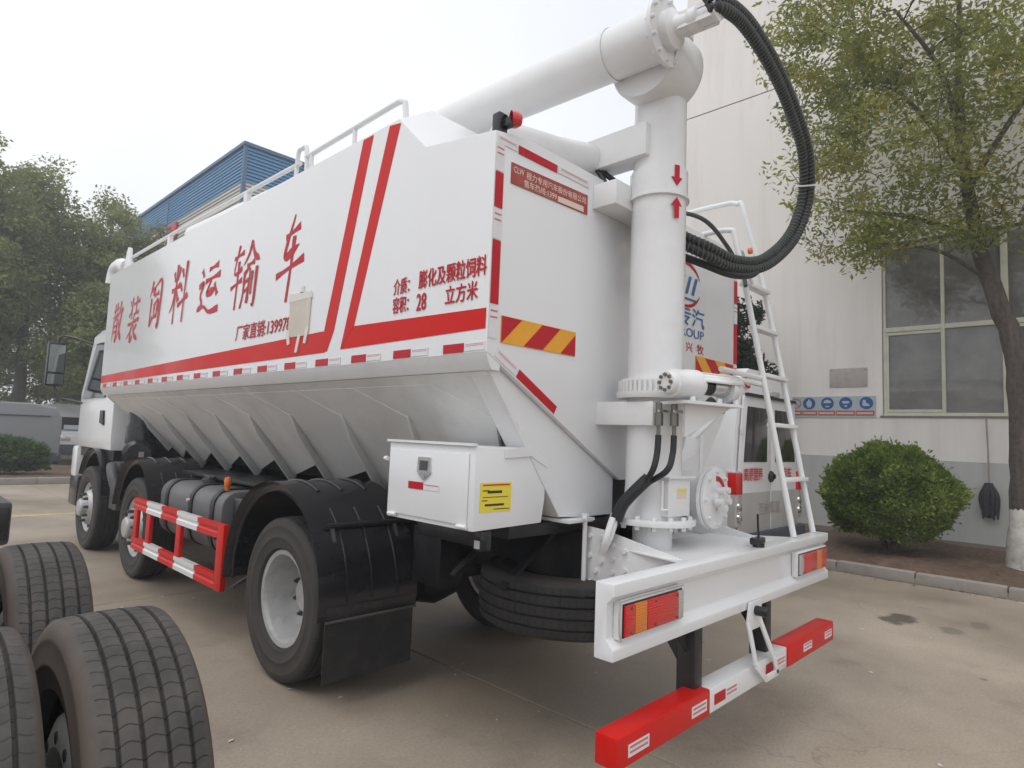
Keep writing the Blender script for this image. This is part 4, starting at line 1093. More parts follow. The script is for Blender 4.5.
for k in range(14):
    a = 2 * math.pi * (k + .3) / 14; b.cyl((CX + math.cos(a) * .185, CY + math.sin(a) * .185, 1.145), (CX + math.cos(a) * .185, CY + math.sin(a) * .185, 1.212), .013, seg=6)
b.build('flange_bolts', 'white_steel', column, kind='stuff')
# slewing ring (toothed) and worm drive
b = MB().lathe([(1.835, .14), (1.835, .195), (1.85, .20), (1.865, .20), (1.87, .175), (1.935, .175), (1.94, .14)], (CX, CY, 0), (0, 0, 1), 48)
ring = b.build('slewing_ring', 'white_steel', T)
b = MB()
for k in range(44):
    a = 2 * math.pi * k / 44; ca, sa = math.cos(a), math.sin(a)
    b.bar((CX + ca * .182, CY + sa * .182, 1.868), (CX + ca * .182, CY + sa * .182, 1.925), .014, .016, up=(ca, sa, 0))
b.build('gear_teeth', 'white_steel', ring, kind='stuff')
# worm gearbox tangent to the ring on the side facing the rear left
GD = Vector((.97, -.24, 0)).normalized(); GN = Vector((-.24, -.97, 0)); GO = Vector((CX - .28, CY - .225, 1.895))
def gpt(a, n=0.0, z=0.0): return GO + GD * a * 1.02 + GN * n + Vector((0, 0, z))
gb = MB().lathe([(0, .0), (0, .050), (.004, .053), (.03, .053), (.035, .066), (.12, .068), (.13, .072), (.19, .074), (.205, .060), (.22, .058), (.22, 0)], gpt(0), GD, 28).build('worm_gearbox', 'white_steel', ring)
b = MB(); gu, gv = frame_of(GD)
for k in range(8):
    a = 2 * math.pi * k / 8; q = gpt(0) + (gu * math.cos(a) + gv * math.sin(a)) * .036; b.cyl(q, q - GD * .010, .009, seg=6)
b.build('cover_bolts', 'brass', gb, kind='stuff')
MB().cyl(gpt(.20), gpt(.30), .040, seg=20).build('motor_coupling', 'black_steel', ring)
MB().cyl(gpt(.29), gpt(.40), .046, .044, seg=20).build('slew_motor', 'chrome', ring)
# folded sheet guard over the motor
gp = []
for k in range(7):
    a = R(-35 + k * 24); gp.append((math.cos(a) * -.070, math.sin(a) * .064))
b = MB()
for k in range(2, 6):
    (a0, c0), (a1, c1) = gp[k], gp[k + 1]
    b.add([gpt(.19, -a0, c0), gpt(.47, -a0, c0), gpt(.47, -a1, c1), gpt(.19, -a1, c1)], [(0, 1, 2, 3)])
mgd = b.build('motor_guard', 'white_steel', ring); mgd.modifiers.new('thickness', 'SOLIDIFY').thickness = .004
MB().lathe([(0, .0), (0, .068), (.05, .062), (.08, .035), (.085, 0)], gpt(.40, 0, -.005), GD, 20).build('motor_cap', 'white_steel', ring)
b = MB().prism([gpt(.06, .08, -.135), gpt(.46, .07, -.135), gpt(.50, -.05, -.135), gpt(.10, -.13, -.135)], (0, 0, 0), (0, 0, .014)); b.build('motor_shelf', 'white_steel', T)
b = MB().prism([gpt(.14, -.02, -.136), gpt(.46, -.02, -.136), gpt(.14, -.02, -.29)], (0, 0, 0), GN * .012); b.build('shelf_gusset', 'white_steel', T)
for a in (.12, .30, .42): MB().cyl(gpt(a, .055, -.121), gpt(a, .055, -.10), .014, seg=6).build('shelf_bolt', 'white_steel', T)
ring.location.z = -.04
# bracket from the tank to the column
b = MB().box(-.44, -.11, -.345, .0, 1.655, 1.775); b.build('column_bracket', 'white_steel', T, bevel=.005)
b = MB().box(-.52, -.02, -.15, -.0, 2.80, 2.93); b.build('column_bracket', 'white_steel', T, bevel=.005)
# red arrows on the sleeve
def arrow(zc, up):
    pts = [(-.014, -.055), (.014, -.055), (.014, .01), (.034, .01), (0, .055), (-.034, .01), (-.014, .01)]
    if up < 0: pts = [(x, -z) for x, z in pts]
    vs = []; a0 = math.atan2(-1.74, -2.86) + .62
    for x, z in pts:
        a = a0 + x / .15; vs.append((CX + math.cos(a) * .1535, CY + math.sin(a) * .1535, zc + z))
    b = MB(); n_ = Vector((math.cos(a0), math.sin(a0), 0)); b.prism(vs, (0, 0, 0), n_ * .002); b.build('arrow_mark', 'red_letter', column)
arrow(2.945, -1); arrow(2.775, 1)
# upper arm from tank roof to column, with cross tube
b = MB().box(-.44, -.30, -.27, .20, 3.06, 3.235); b.build('upper_arm', 'white_steel', T, bevel=.006)
b = MB().tube([(-1.08, .16, 3.045), (-.70, .14, 3.09), (-.40, .10, 3.135)], [.075, .085, .088], 22); b.build('cross_tube', 'white_steel', T)
MB().cyl((-.40, .10, 3.135), (-.37, .09, 3.14), .045, seg=18).build('pivot_pin', 'white_steel', T, bevel=.006)
b = MB().bar((-.95, .30, 3.12), (-.40, .42, 3.18), .06, .05); b.build('brace', 'white_steel', T)
MB().tube(bez([(-.42, .05, 3.06), (-.41, -.0, 2.98), (-.36, -.01, 2.93)], 5), .014, 8).build('hydraulic_hose', 'hose_rubber', T)
MB().tube(bez([(-.40, .04, 3.06), (-.32, -.02, 3.0), (-.22, -.06, 2.95)], 5), .016, 8).build('hydraulic_hose', 'hose_rubber', T)
MB().box(-.33, -.26, -.155, -.105, 2.93, 3.02).build('valve_block', 'white_steel', T, bevel=.008)
# elbow drum and horizontal boom
MB().lathe([(-.21, .0), (-.21, .195), (-.19, .205), (.04, .205), (.06, .195), (.06, 0)], (CX + .0, -.27, 3.555), (1, 0, 0), 40).build('elbow_drum', 'white_steel', T)
MB().lathe([(3.72, .136), (3.725, .165), (3.765, .165), (3.77, .12), (3.775, 0)], (CX, CY, 0), (0, 0, 1), 36).build('column_cap', 'white_steel', T)
bd = Vector((0, 1, .034)).normalized()
BO = Vector((-.55, -.44, 3.582))
boom = MB().lathe([(0, .0), (0, .128), (.16, .128), (6.3, .126), (6.3, .0)], BO, bd, 40).build('boom_tube', 'white_steel', T)
MB().lathe([(-.012, .0), (-.012, .165), (.008, .165), (.008, .125)], BO, bd, 36).build('end_flange', 'white_steel', boom)
MB().lathe([(.30, .1285), (.30, .134), (.33, .134), (.33, .1285)], BO, bd, 36).build('clamp_band', 'white_steel', boom)
b = MB()
for k in range(12):
    a = 2 * math.pi * k / 12; u_, v_ = frame_of(bd); q = BO + (u_ * math.cos(a) + v_ * math.sin(a)) * .147; b.cyl(q - bd * .03, q + bd * .02, .009, seg=6)
b.build('flange_bolts', 'white_steel', boom, kind='stuff')
mt = MB().lathe([(0, .0), (0, .095), (-.04, .095), (-.06, .055), (-.12, .050), (-.13, .058), (-.17, .058), (-.18, .045), (-.24, .045), (-.245, .05), (-.265, .05), (-.27, 0)], BO - bd * .012, bd, 24).build('boom_motor', 'white_steel', boom)
b = MB()
for q in ((.036, .026), (-.036, .026), (.034, -.034), (-.034, -.034)): b.bar(BO + Vector((q[0], -.09, q[1])), BO + Vector((q[0], -.26, q[1] - .008)), .02, .02)
b.build('motor_bolts', 'white_steel', boom, kind='stuff')
# thick hose loop with spring wrap
hp_ = bez([(-.60, -.68, 3.585), (-0.54, -0.72, 3.605), (-0.279, -0.72, 3.653), (0.079, -0.7, 3.636), (0.471, -0.66, 3.577), (0.83, -0.62, 3.436), (0.993, -0.57, 3.209), (0.907, -0.52, 2.931), (0.592, -0.47, 2.69), (0.29, -0.42, 2.616), (0.042, -0.36, 2.649), (-0.05, -0.24, 2.72), (-.18, -.10, 2.80)], 26)
def offs(pts, k):
    out = []
    for i, p in enumerate(pts):
        t = pts[min(i + 1, len(pts) - 1)] - pts[max(i - 1, 0)]; n_ = t.cross(Vector((.71, .69, .08))).normalized()
        out.append(p + n_ * k)
    return out
def helix(pts, r, pitch, n=9):
    L_ = [0.0]
    for a, c in zip(pts[:-1], pts[1:]): L_.append(L_[-1] + (c - a).length)
    N_ = int(L_[-1] / pitch * n); arr = np.array([tuple(p) for p in pts]); ls = np.linspace(0, L_[-1], N_)
    q = np.stack([np.interp(ls, L_, arr[:, k]) for k in range(3)], 1); out = []
    u = None
    for i in range(N_):
        t = Vector(q[min(i + 1, N_ - 1)] - q[max(i - 1, 0)]).normalized()
        if u is None: u, _ = frame_of(t)
        u = (u - t * u.dot(t)).normalized(); w_ = t.cross(u); a = 2 * math.pi * i / n
        out.append(Vector(q[i]) + (u * math.cos(a) + w_ * math.sin(a)) * r)
    return out
h1 = offs(hp_, .023)
hs = MB().tube(h1, .026, 12).build('hose_loop', 'hose_rubber', T, ang=80)
MB().tube(helix(h1[10:], .0265, .026), .0052, 5).build('spring_wrap', 'spring_wrap', hs, ang=80)
h2 = offs(hp_, -.023)
hs2 = MB().tube(h2, .026, 12).build('hose_loop', 'hose_rubber', T, ang=80)
MB().tube(helix(h2[10:], .0265, .026), .0052, 5).build('spring_wrap', 'spring_wrap', hs2, ang=80)
MB().lathe([(-.005, .051), (-.005, .056), (.005, .056), (.005, .051)], hp_[150], hp_[152] - hp_[148], 16).build('hose_clip', 'tape_white', hs)
MB().tube(bez([(-.05, -.12, 2.68), (.10, -.30, 2.60), (.26, -.40, 2.555), (.42, -.45, 2.575), (.56, -.46, 2.65)], 8), .022, 10).build('thin_hose', 'hose_rubber', T)
MB().tube(bez([(-.1, -.12, 2.90), (.20, -.25, 2.90), (.50, -.26, 2.82), (.66, -.30, 2.66), (.64, -.33, 2.57)], 8), .013, 8).build('thin_hose', 'dark_grey', T)
MB().tube(bez([(.40, -.1, 2.70), (.52, -.2, 2.78), (.66, -.28, 2.74), (.73, -.34, 2.60)], 8), .013, 8).build('cable_tube', 'white_steel', T)
# lower discharge: inspection box, round cleanout door, chute arm
ib = MB().prism([(-.155, -.125, 1.215), (.155, -.125, 1.215), (.155, -.125, 1.40), (-.155, -.125, 1.40)], (0, 0, 0), (0, -.05, 0))
def rotz(mb, ang, c):
    ca, sa = math.cos(ang), math.sin(ang)
    mb.v = [(c[0] + x * ca - y * sa, c[1] + x * sa + y * ca, z) for x, y, z in mb.v]; return mb
IA = R(-8)
ib = rotz(MB().box(-.085, .085, -.165, -.10, 1.215, 1.40), IA, (CX, CY)).build('inspection_box', 'white_steel', column, bevel=.004)
rotz(MB().box(-.105, .105, -.185, -.10, 1.40, 1.412), IA, (CX, CY)).build('box_lid', 'white_steel', column, bevel=.003)
rotz(MB().box(-.02, .055, -.1665, -.165, 1.300, 1.350), IA, (CX, CY)).build('warning_label', 'sign_cream', column)
rotz(MB().box(-.02, .055, -.1675, -.1665, 1.335, 1.350), IA, (CX, CY)).build('warning_label', 'sticker_yellow', column)
rotz(MB().cyl((-.115, -.15, 1.25), (-.115, -.15, 1.39), .007, seg=8).cyl((-.125, -.15, 1.25), (-.09, -.165, 1.25), .006, seg=6), IA, (CX, CY)).build('latch_rod', 'white_steel', column)
rd_ = Vector((.05, -1, 0)).normalized(); ro = Vector((-.03, -.10, 1.30))
rdoor = MB().lathe([(-.10, .128), (.33, .128), (.33, .160), (.335, .164), (.352, .164), (.352, .0)], ro, rd_, 36).build('cleanout_pipe', 'white_steel', T)
b = MB().lathe([(.355, .0), (.355, .158), (.37, .158), (.373, .150), (.373, .05), (.40, .045), (.40, 0)], ro, rd_, 36); b.build('round_door', 'white_steel', rdoor)
b = MB(); u_, v_ = frame_of(rd_)
for k in range(8):
    a = 2 * math.pi * k / 8; q = ro + rd_ * .373 + (u_ * math.cos(a) + v_ * math.sin(a)) * .135; b.cyl(q, q + rd_ * .015, .011, seg=6)
for k in range(5):
    a = 2 * math.pi * k / 5 + .3; q = ro + rd_ * .39 + (u_ * math.cos(a) + v_ * math.sin(a)) * .05; b.cyl(q, q + rd_ * .04, .017, seg=8)
b.build('door_bolts', 'white_steel', rdoor, kind='stuff')
b = MB()
for k in range(7):
    a0, a1 = R(20 + k * 11), R(20 + (k + 1) * 11)
    P = [ro + rd_ * .3745 + (u_ * math.cos(a) * -1 * r + Vector((0, 0, 1)) * math.sin(a) * r) for a, r in ((a0, .085), (a1, .085), (a1, .112), (a0, .112))]
    b.add(P, [(0, 1, 2, 3)])
b.build('turn_mark', 'red_letter', rdoor)
# slide valve arms (two gas struts) behind the column
for k, (p0, p1) in enumerate((((-.05, -.24, 1.50), (.40, -.30, 1.79)), ((.04, -.16, 1.56), (.32, -.22, 1.775)))):
    st = MB().cyl(p0, p1, .020, seg=12).build('gas_strut', 'white_steel', T)
    d_ = (Vector(p1) - Vector(p0)).normalized(); MB().cyl(Vector(p1) - d_ * .02, Vector(p1) + d_ * .10, .028, seg=12).build('rubber_boot', 'hose_rubber', st)
MB().prism([(-.06, -.28, 1.45), (.10, -.30, 1.52), (.12, -.30, 1.60), (.02, -.28, 1.62)], (0, 0, 0), (0, .05, 0)).build('strut_lug', 'white_steel', T, bevel=.006)
b = MB().bar((.13, -.31, 1.62), (.12, -.31, 1.40), .03, .006, up=(0, 1, 0)); b.build('perforated_strap', 'white_steel', T)
# hydraulic couplings and hoses on the column
a_c = math.atan2(-1.74, -2.86)
for k, dx in enumerate((.0, .06)):
    qx, qy = CX - .20 + dx * .85, CY - .145 - dx * .9
    v = MB().cyl((qx, qy, 1.70), (qx, qy, 1.765), .016, seg=10).cyl((qx, qy, 1.655), (qx, qy, 1.715), .021, seg=6).cyl((qx, qy, 1.60), (qx, qy, 1.66), .010, seg=8).build('hose_coupling', 'brass', T)
    MB().cyl((qx - .02, qy - .01, 1.725), (qx + .06, qy - .02, 1.725), .008, seg=8).build('fitting', 'chrome', v)
    MB().tube(bez([(qx, qy, 1.61), (qx - .01, qy, 1.52), (qx - .03 - dx * .3, qy + .01, 1.44), (CX - .185 + dx * .25, CY - .05, 1.36), (CX - .235 + dx * .3, CY + .02, 1.27), (CX - .25, CY + .05, 1.17), (CX - .26, CY + .12, 1.05)], 7), .015, 10).build('hydraulic_hose', 'hose_rubber', T)
MB().tube(bez([(CX - .18, CY - .085, 1.40), (CX - .20, CY - .05, 1.36), (CX - .235, CY + .02, 1.27), (CX - .25, CY + .05, 1.19)], 7), .030, 12).build('hose_sleeve', 'hose_rubber', T)
for dx in (0, .03): MB().tube(bez([(CX - .25 - dx, CY + .05, 1.20), (CX - .29 - dx, CY + .06, 1.10), (CX - .30, CY + .10, 1.02)], 5), .016, 8).build('hydraulic_pipe', 'white_steel', T)

# --- rear frame, beam, lamps
for s in (1, -1):
    q = [(.02, 1.135), (-.12, 1.125), (-.56, 1.045), (-.56, .80), (.02, .80)]
    fr = MB().prism([(s * .48, y, z) for y, z in q], (0, 0, 0), (s * .012, 0, 0)).build('rear_frame', 'white_steel', T, bevel=.003)
    for y, z in ((-.03, 1.09), (-.03, .99), (-.03, .86), (-.10, 1.09), (-.10, .97), (-.17, 1.06), (-.17, .995), (-.17, .93), (-.17, .86), (-.24, 1.04), (-.24, .95), (-.24, .88), (-.07, .92)):
        MB().cyl((s * .492, y, z), (s * .506, y, z), .013, seg=8).build('rivet', 'white_steel', fr)
for s in (1, -1):
    b = MB().cyl((s * .53, -.02, .80), (s * .53, -.02, 1.19), .012, seg=10); b.box(s * .47, s * .58, -.035, -.005, 1.165, 1.178); b.cyl((s * .53, -.02, 1.17), (s * .53, -.02, 1.20), .02, seg=6); b.bar((s * .53, -.02, .803), (s * .46, -.02, .803), .02, .02)
    b.build('u_bolt', 'white_steel', fr)
b = MB().box(-.478, .478, -.55, -.02, 1.02, 1.03); b.build('deck_plate', 'white_steel', fr)
YB = -.645
prof = [(YB, 1.05), (YB, 1.005), (YB + .032, .974), (YB + .032, .848), (YB, .815), (YB, .772), (YB + .085, .772), (YB + .085, 1.05)]
beam = MB().prism([(-1.168, y, z) for y, z in prof], (0, 0, 0), (2.334, 0, 0)).build('bumper_beam', 'white_paint', T, bevel=.006)
b = MB(); b.prism([(-.55, YB + .086, 1.042), (.75, YB + .086, 1.042), (.45, -.20, 1.042), (-.48, -.20, 1.042)], (0, 0, 0), (0, 0, .006)); b.build('gusset_sheet', 'white_paint', beam)
def tail(x0, x1, flip):
    z0, z1 = .848, .975
    t_ = MB().box(x0 - .012, x1 + .03, YB - .004, YB + .031, z0 - .006, z1 + .006).build('tail_lamp', 'white_steel', beam, bevel=.006)
    w_ = x1 - x0
    if not flip: seg_ = [(0, .16, 'lens_red'), (.16, .36, 'lens_amber'), (.36, .93, 'lens_red'), (.93, 1.03, 'lens_clear')]
    else: seg_ = [(0, .13, 'lens_clear'), (.13, .62, 'lens_red'), (.62, .82, 'lens_amber'), (.82, 1.0, 'lens_red')]
    for a, e, mm in seg_:
        ln_ = MB().box(x0 + a * w_ + .001, x0 + e * w_ - .001, YB - .018, YB - .003, z0 + .008, z1 - .008).build('lens', mm, beam, bevel=.004)
    MB().box(x0 - .004, x0 + w_ * 1.03 + .004, YB - .0075, YB - .0025, z0 + .002, z1 - .002).build('lamp_gasket', 'black_plastic', beam, bevel=.002)
    for sx_ in (.09, .50, .90):
        for sz_ in (z0 + .018, z1 - .018): MB().cyl((x0 + sx_ * w_, YB - .0175, sz_), (x0 + sx_ * w_, YB - .0205, sz_), .005, seg=8).build('lamp_screw', 'nut_steel', beam)
tail(-1.115, -.70, False); tail(.645, 1.085, True)
MB().tube(bez([(-1.125, YB - .006, .842), (-1.138, YB - .006, .88), (-1.135, YB - .006, .972), (-1.09, YB - .006, .988), (-.67, YB - .006, .985)], 4), .004, 6).build('lamp_wire', 'plaque', beam)
# number-plate lamp on the beam
MB().cyl((.20, YB + .04, 1.045), (.20, YB + .04, 1.065), .03, seg=14).build('lamp_base', 'black_plastic', beam)
MB().box(.15, .25, YB + .02, YB + .07, 1.06, 1.10).build('plate_lamp', 'black_plastic', beam, bevel=.012)
MB().tube(bez([(.20, YB + .04, 1.10), (.19, YB + .04, 1.16), (.185, YB + .04, 1.22)], 4), .006, 6).build('lamp_cable', 'black_plastic', beam)
# underrun bar
ub = MB().box(-.462, .418, YB - .026, YB + .066, .408, .513).build('underrun_bar', 'white_paint', T, bevel=.008)
for a, e in ((-1.168, -.464), (.42, 1.166)):
    MB().box(a, e, YB - .030, YB + .070, .404, .517).build('red_end', 'red_paint', ub, bevel=.009)
yb_ = YB - .0305
def utape(x0, x1, z0, z1, red, d=0.0):
    p = [(x0, yb_ + d, z0), (x1, yb_ + d, z0), (x1, yb_ + d, z1), (x0, yb_ + d, z1)]
    if red: plate(p, (0, -1, 0), .002).build('reflector_red', 'tape_red', ub)
    else:
        plate(p, (0, -1, 0), .002).build('reflector_white', 'tape_white', ub)
        for k in range(2): plate([(x0 + .01, yb_ + d - .002, z0 + .012 + k * .018), (x1 - .01, yb_ + d - .002, z0 + .012 + k * .018), (x1 - .01, yb_ + d - .002, z0 + .020 + k * .018), (x0 + .01, yb_ + d - .002, z0 + .020 + k * .018)], (0, -1, 0), .0006).build('reflector_print', 'tape_print', ub)
utape(-1.10, -.96, 0.435, 0.480, False); utape(-.63, -.50, 0.438, 0.484, False)
utape(-.42, -.315, 0.436, 0.481, True, .004); utape(-.31, -.19, 0.436, 0.481, False, .004)
utape(.14, .23, 0.436, 0.481, True, .004); utape(.25, .39, 0.436, 0.481, False, .004)
utape(.65, .78, 0.438, 0.480, False); utape(1.0, 1.12, 0.438, 0.480, False)
for x in (-.495, .265):
    b = MB().box(x - .035, x + .035, YB + .012, YB + .10, .48, .772); b.prism([(x - .034, YB + .10, .755), (x - .034, YB + .20, .755), (x - .034, YB + .10, .62)], (0, 0, 0), (.01, 0, 0)); b.prism([(x - .034, YB + .05, .755), (x - .11, YB + .05, .755), (x - .034, YB + .05, .66)], (0, 0, 0), (0, .01, 0))
    b.build('bar_post', 'black_steel', T, bevel=.004)
# A-shaped tow bracket hanging from the beam
yk = YB - .006
def strip(p, q, w_): return MB().bar((p[0], p[2], p[1]), (q[0], q[2], q[1]), w_, .01, up=(0, 1, 0))
b = MB().prism([(-.03, yk, .81), (.105, yk, .81), (.12, yk, .72), (.09, yk, .675), (-.03, yk, .675), (-.055, yk, .72)], (0, 0, 0), (0, -.01, 0)).build('tow_bracket', 'white_steel', T, bevel=.003)
y2 = YB - .05
for p, q in (((-.042, .72, yk - .006), (-.035, .525, y2)), ((-.035, .525, y2), (.075, .435, y2)), ((.075, .435, y2), (.235, .435, y2)), ((.095, .71, yk - .006), (.18, .515, y2)), ((.18, .515, y2), (.23, .43, y2))):
    strip(p, q, .032).build('bracket_strap', 'white_steel', b, bevel=.002)
MB().cyl((.035, yk - .01, .765), (.035, yk - .075, .765), .024, seg=14).build('tow_pin', 'black_steel', b, bevel=.004)

# ladder
ld = thing_l = MB().tube(bez([(.75, -.585, 1.05), (.75, -.35, 2.25), (.75, -.215, 2.90), (.75, -.17, 2.99), (.75, .02, 3.0)], 5), .018, 12)
ld = ld.build('ladder', 'white_steel', T)
MB().tube(bez([(1.10, -.575, 1.05), (1.10, -.30, 2.45), (1.10, -.115, 3.22), (1.10, -.06, 3.30), (1.10, .05, 3.32), (1.10, .40, 3.31), (1.10, .5, 3.2)], 6), .018, 12).build('stile', 'white_steel', ld)
for z in (1.38, 1.71, 2.02, 2.33, 2.62):
    yy = -.585 + (z - 1.05) * .2005
    MB().box(.75, 1.10, yy - .032, yy + .032, z - .012, z + .012).build('rung', 'white_steel', ld, bevel=.004)
for z in (2.06, 2.10): MB().cyl((.20, -.385, z - .1), (.76, -.385, z - .1), .016, seg=10).build('ladder_brace', 'white_steel', ld)
MB().lathe([(0, .022), (.02, .022), (.03, 0)], (.98, -.20, 2.90), (0, -1, 0), 12).build('rear_marker', 'lamp_orange', ld)
MB().cyl((.92, -.17, 2.90), (1.09, -.12, 2.90), .012, seg=8).build('marker_stalk', 'white_steel', ld)

# --- tool box under the tank
tb = MB().prism([(-1.25, .04, 1.155), (-1.25, .04, 1.525), (-.90, .04, 1.525), (-.78, .04, 1.46), (-.78, .04, 1.28), (-.80, .04, 1.165)], (0, 0, 0), (0, .64, 0)).build('tool_box', 'white_paint', T, bevel=.006)
MB().box(-1.258, -1.2515, .075, .665, 1.178, 1.492).build('box_door', 'white_paint', tb, bevel=.003)
MB().bar((-1.253, .035, 1.532), (-1.253, .69, 1.532), .02, .012).build('drip_rail', 'white_steel', tb)
MB().prism([(-1.07, .03, 1.475), (-1.07, .03, 1.515), (-.90, .03, 1.530), (-.78, .03, 1.47), (-.78, .03, 1.43), (-.90, .03, 1.485)], (0, 0, 0), (0, .009, 0)).build('side_flange', 'white_steel', tb)
lt_ = plate([(-1.2585, .425, 1.462), (-1.2585, .335, 1.462), (-1.2585, .33, 1.39), (-1.2585, .38, 1.352), (-1.2585, .43, 1.39)], (-1, 0, 0), .008).build('latch', 'chrome', tb)
plate([(-1.267, .408, 1.445), (-1.267, .352, 1.445), (-1.267, .352, 1.40), (-1.267, .408, 1.40)], (-1, 0, 0), .003).build('latch_handle', 'nut_steel', tb)
plate([(-1.2585, .50, 1.307), (-1.2585, .385, 1.307), (-1.2585, .385, 1.352 - .01), (-1.2585, .50, 1.352 - .01)], (-1, 0, 0), .0015).build('reflector_red', 'tape_red', tb)
plate([(-1.2585, .38, 1.309), (-1.2585, .265, 1.309), (-1.2585, .265, 1.340), (-1.2585, .38, 1.340)], (-1, 0, 0), .0015).build('reflector_white', 'tape_white', tb)
plate([(-1.2602, .375, 1.330), (-1.2602, .27, 1.330), (-1.2602, .27, 1.334), (-1.2602, .375, 1.334)], (-1, 0, 0), .0006).build('reflector_print', 'tape_print', tb)
ys = plate([(-1.215, .0385, 1.235), (-1.02, .0385, 1.235), (-1.02, .0385, 1.365), (-1.215, .0385, 1.365)], (0, -1, 0), .001).build('warning_sticker', 'sticker_yellow', tb)
for z, x0, x1, h in ((1.352, -1.20, -1.03, .006), (1.328, -1.20, -1.16, .005), (1.318, -1.17, -1.08, .012), (1.300, -1.20, -1.04, .003), (1.285, -1.205, -1.17, .004), (1.262, -1.185, -1.065, .010), (1.246, -1.13, -1.03, .004)):
    plate([(x0, .037, z), (x1, .037, z), (x1, .037, z + h), (x0, .037, z + h)], (0, -1, 0), .0006).build('sticker_print', 'print_black' if z < 1.35 else 'red_letter', ys)
for y in (.10, .62):
    MB().cyl((-1.262, y - .03, 1.172), (-1.262, y + .03, 1.172), .009, seg=8).build('hinge', 'white_steel', tb)
MB().cyl((-1.255, .685, 1.44), (-1.255, .71, 1.44), .012, seg=8).build('hinge_pin', 'white_steel', tb)
MB().box(-1.19, -1.12, .05, .09, 1.06, 1.15).build('step_lamp', 'black_plastic', T, bevel=.01)
MB().box(-1.195, -1.188, .055, .085, 1.075, 1.11).build('step_lamp_lens', 'lens_clear', T)

# --- chassis
ch = MB()
for s in (1, -1):
    ch.box(s * .43, s * .40, .02, 8.3, .80, 1.09); ch.box(s * .43, s * .33, .02, 8.3, 1.08, 1.10); ch.box(s * .43, s * .33, .02, 8.3, .79, .81)
for y in (.5, 1.2, 2.4, 3.6, 4.8, 6.4, 7.8): ch.box(-.40, .40, y - .05, y + .05, .82, 1.06)
ch = ch.build('chassis_frame', 'black_steel', T)
b = MB().box(-.96, .96, .10, .66, 1.09, 1.15); b.build('box_carrier', 'black_steel', T, bevel=.006)
b = MB().box(-.80, -.46, .45, 1.0, .98, 1.06); b.box(-.66, -.50, .95, 1.22, .66, 1.0); b.build('rear_crossmember', 'black_steel', T, bevel=.01)
for y in (.25, .62): MB().bar((-.44, y, 1.08), (-.80, y + .05, .80), .05, .02).build('hanger', 'black_steel', T)
# axles and springs
for y in (1.84, 5.29, 7.22):
    b = MB().cyl((-.95, y, .50), (.95, y, .50), .065, seg=14)
    if y < 2: b.lathe([(-.25, .07), (-.18, .17), (0, .21), (.18, .17), (.25, .07)], (0, y, .5), (1, 0, 0), 20)
    b.build('axle', 'black_steel', T)
    for s in (1, -1):
        b = MB()
        for k in range(7): b.box(s * .53, s * .45, y - .75 + k * .09, y + .75 - k * .09, .60 + k * -.0 + .028 * (6 - k) * .6 - .0, .62 + .028 * (6 - k) * .6)
        b.build('leaf_spring', 'black_steel', T)
# wheels
for y, kind in ((1.84, 'd'), (5.29, 's'), (7.22, 's')):
    for s in (-1, 1):
        if kind == 'd':
            wheel(T, (s * (1.22 - .145), y, .5045), s, 'deep', 'rubber', 'silver_rim', .3)
            wheel(T, (s * (1.22 - .145 - .33), y, .5045), -s, 'deep', 'rubber', 'silver_rim', .1)
        else: wheel(T, (s * (1.115 - .145), y, .5045), s, 'front', 'rubber', 'silver_rim', .5)
# rear mudguards with ribs and flap
def mudguard(s, yc, zc, r, xo, xi, a0, a1, flap, name='mudguard'):
    n = 26; b = MB(); th = .012
    rows = []
    for k in range(n + 1):
        a = R(a0 + (a1 - a0) * k / n); c, q = math.cos(a), math.sin(a)
        rows.append((c, q))
    # section across: outer lip, rolled edge, flat top, inner lip
    sect = [(xo, -.055), (xo, -.01), (xo + .012, .0), (xo + .045, .010), (xi, .010), (xi, -.03)]
    m_ = len(sect)
    for c, q in rows:
        for x, dr in sect: b.v.append((s * -x, yc + c * (r + dr), zc + q * (r + dr)))
    for k in range(n):
        for j in range(m_ - 1): b.f.append((k * m_ + j, k * m_ + j + 1, (k + 1) * m_ + j + 1, (k + 1) * m_ + j))
    # outward x is negative for left side: xo is measured as -x
    mg = b.build(name, 'black_plastic', T, ang=50)
    sol = mg.modifiers.new('thickness', 'SOLIDIFY'); sol.thickness = .008
    # raised ribs
    for f in (.22, .48, .76):
        x = xo + (xi - xo) * f
        for aa0, aa1 in ((62, 112), (128, 178)):
            pts = [(s * -x, yc + math.cos(R(a)) * (r + .012), zc + math.sin(R(a)) * (r + .012)) for a in np.linspace(max(aa0, a0 + 6), min(aa1, a1 - 5), 10)]
            MB().tube(pts, .010, 6).build('rib', 'black_plastic', mg)
    return mg
def left_guard(s):
    mg = mudguard(s, 1.86, .58, .645, 1.25, .62, -5, 186, True)
    # straight rear skirt and flap
    yb = 1.86 - .652
    MB().box(s * -1.245, s * -.63, yb - .004, yb + .008, .50, .585).build('skirt', 'black_plastic', mg, bevel=.003)
    MB().box(s * -1.24, s * -.635, yb + .010, yb + .018, .17, .52).build('mud_flap', 'black_steel', mg)
    MB().cyl((s * -1.25, yb - .01, .505), (s * -.63, yb - .01, .505), .008, seg=8).build('flap_rod', 'dark_grey', mg)
    a = R(140); py, pz = 1.86 + math.cos(a) * .67, .58 + math.sin(a) * .67
    MB().cyl((s * -1.20, py, pz), (s * -.55, py, pz), .016, seg=8).build('stay_rod', 'black_steel', mg)
    for x in (1.16, .72):
        p0, p1 = Vector((s * -x, py, pz)), Vector((s * -x, py - .055, pz - .13)); MB().bar(p0, p1, .022, .012).build('stay_clamp', 'dark_grey', mg)
left_guard(1); left_guard(-1)
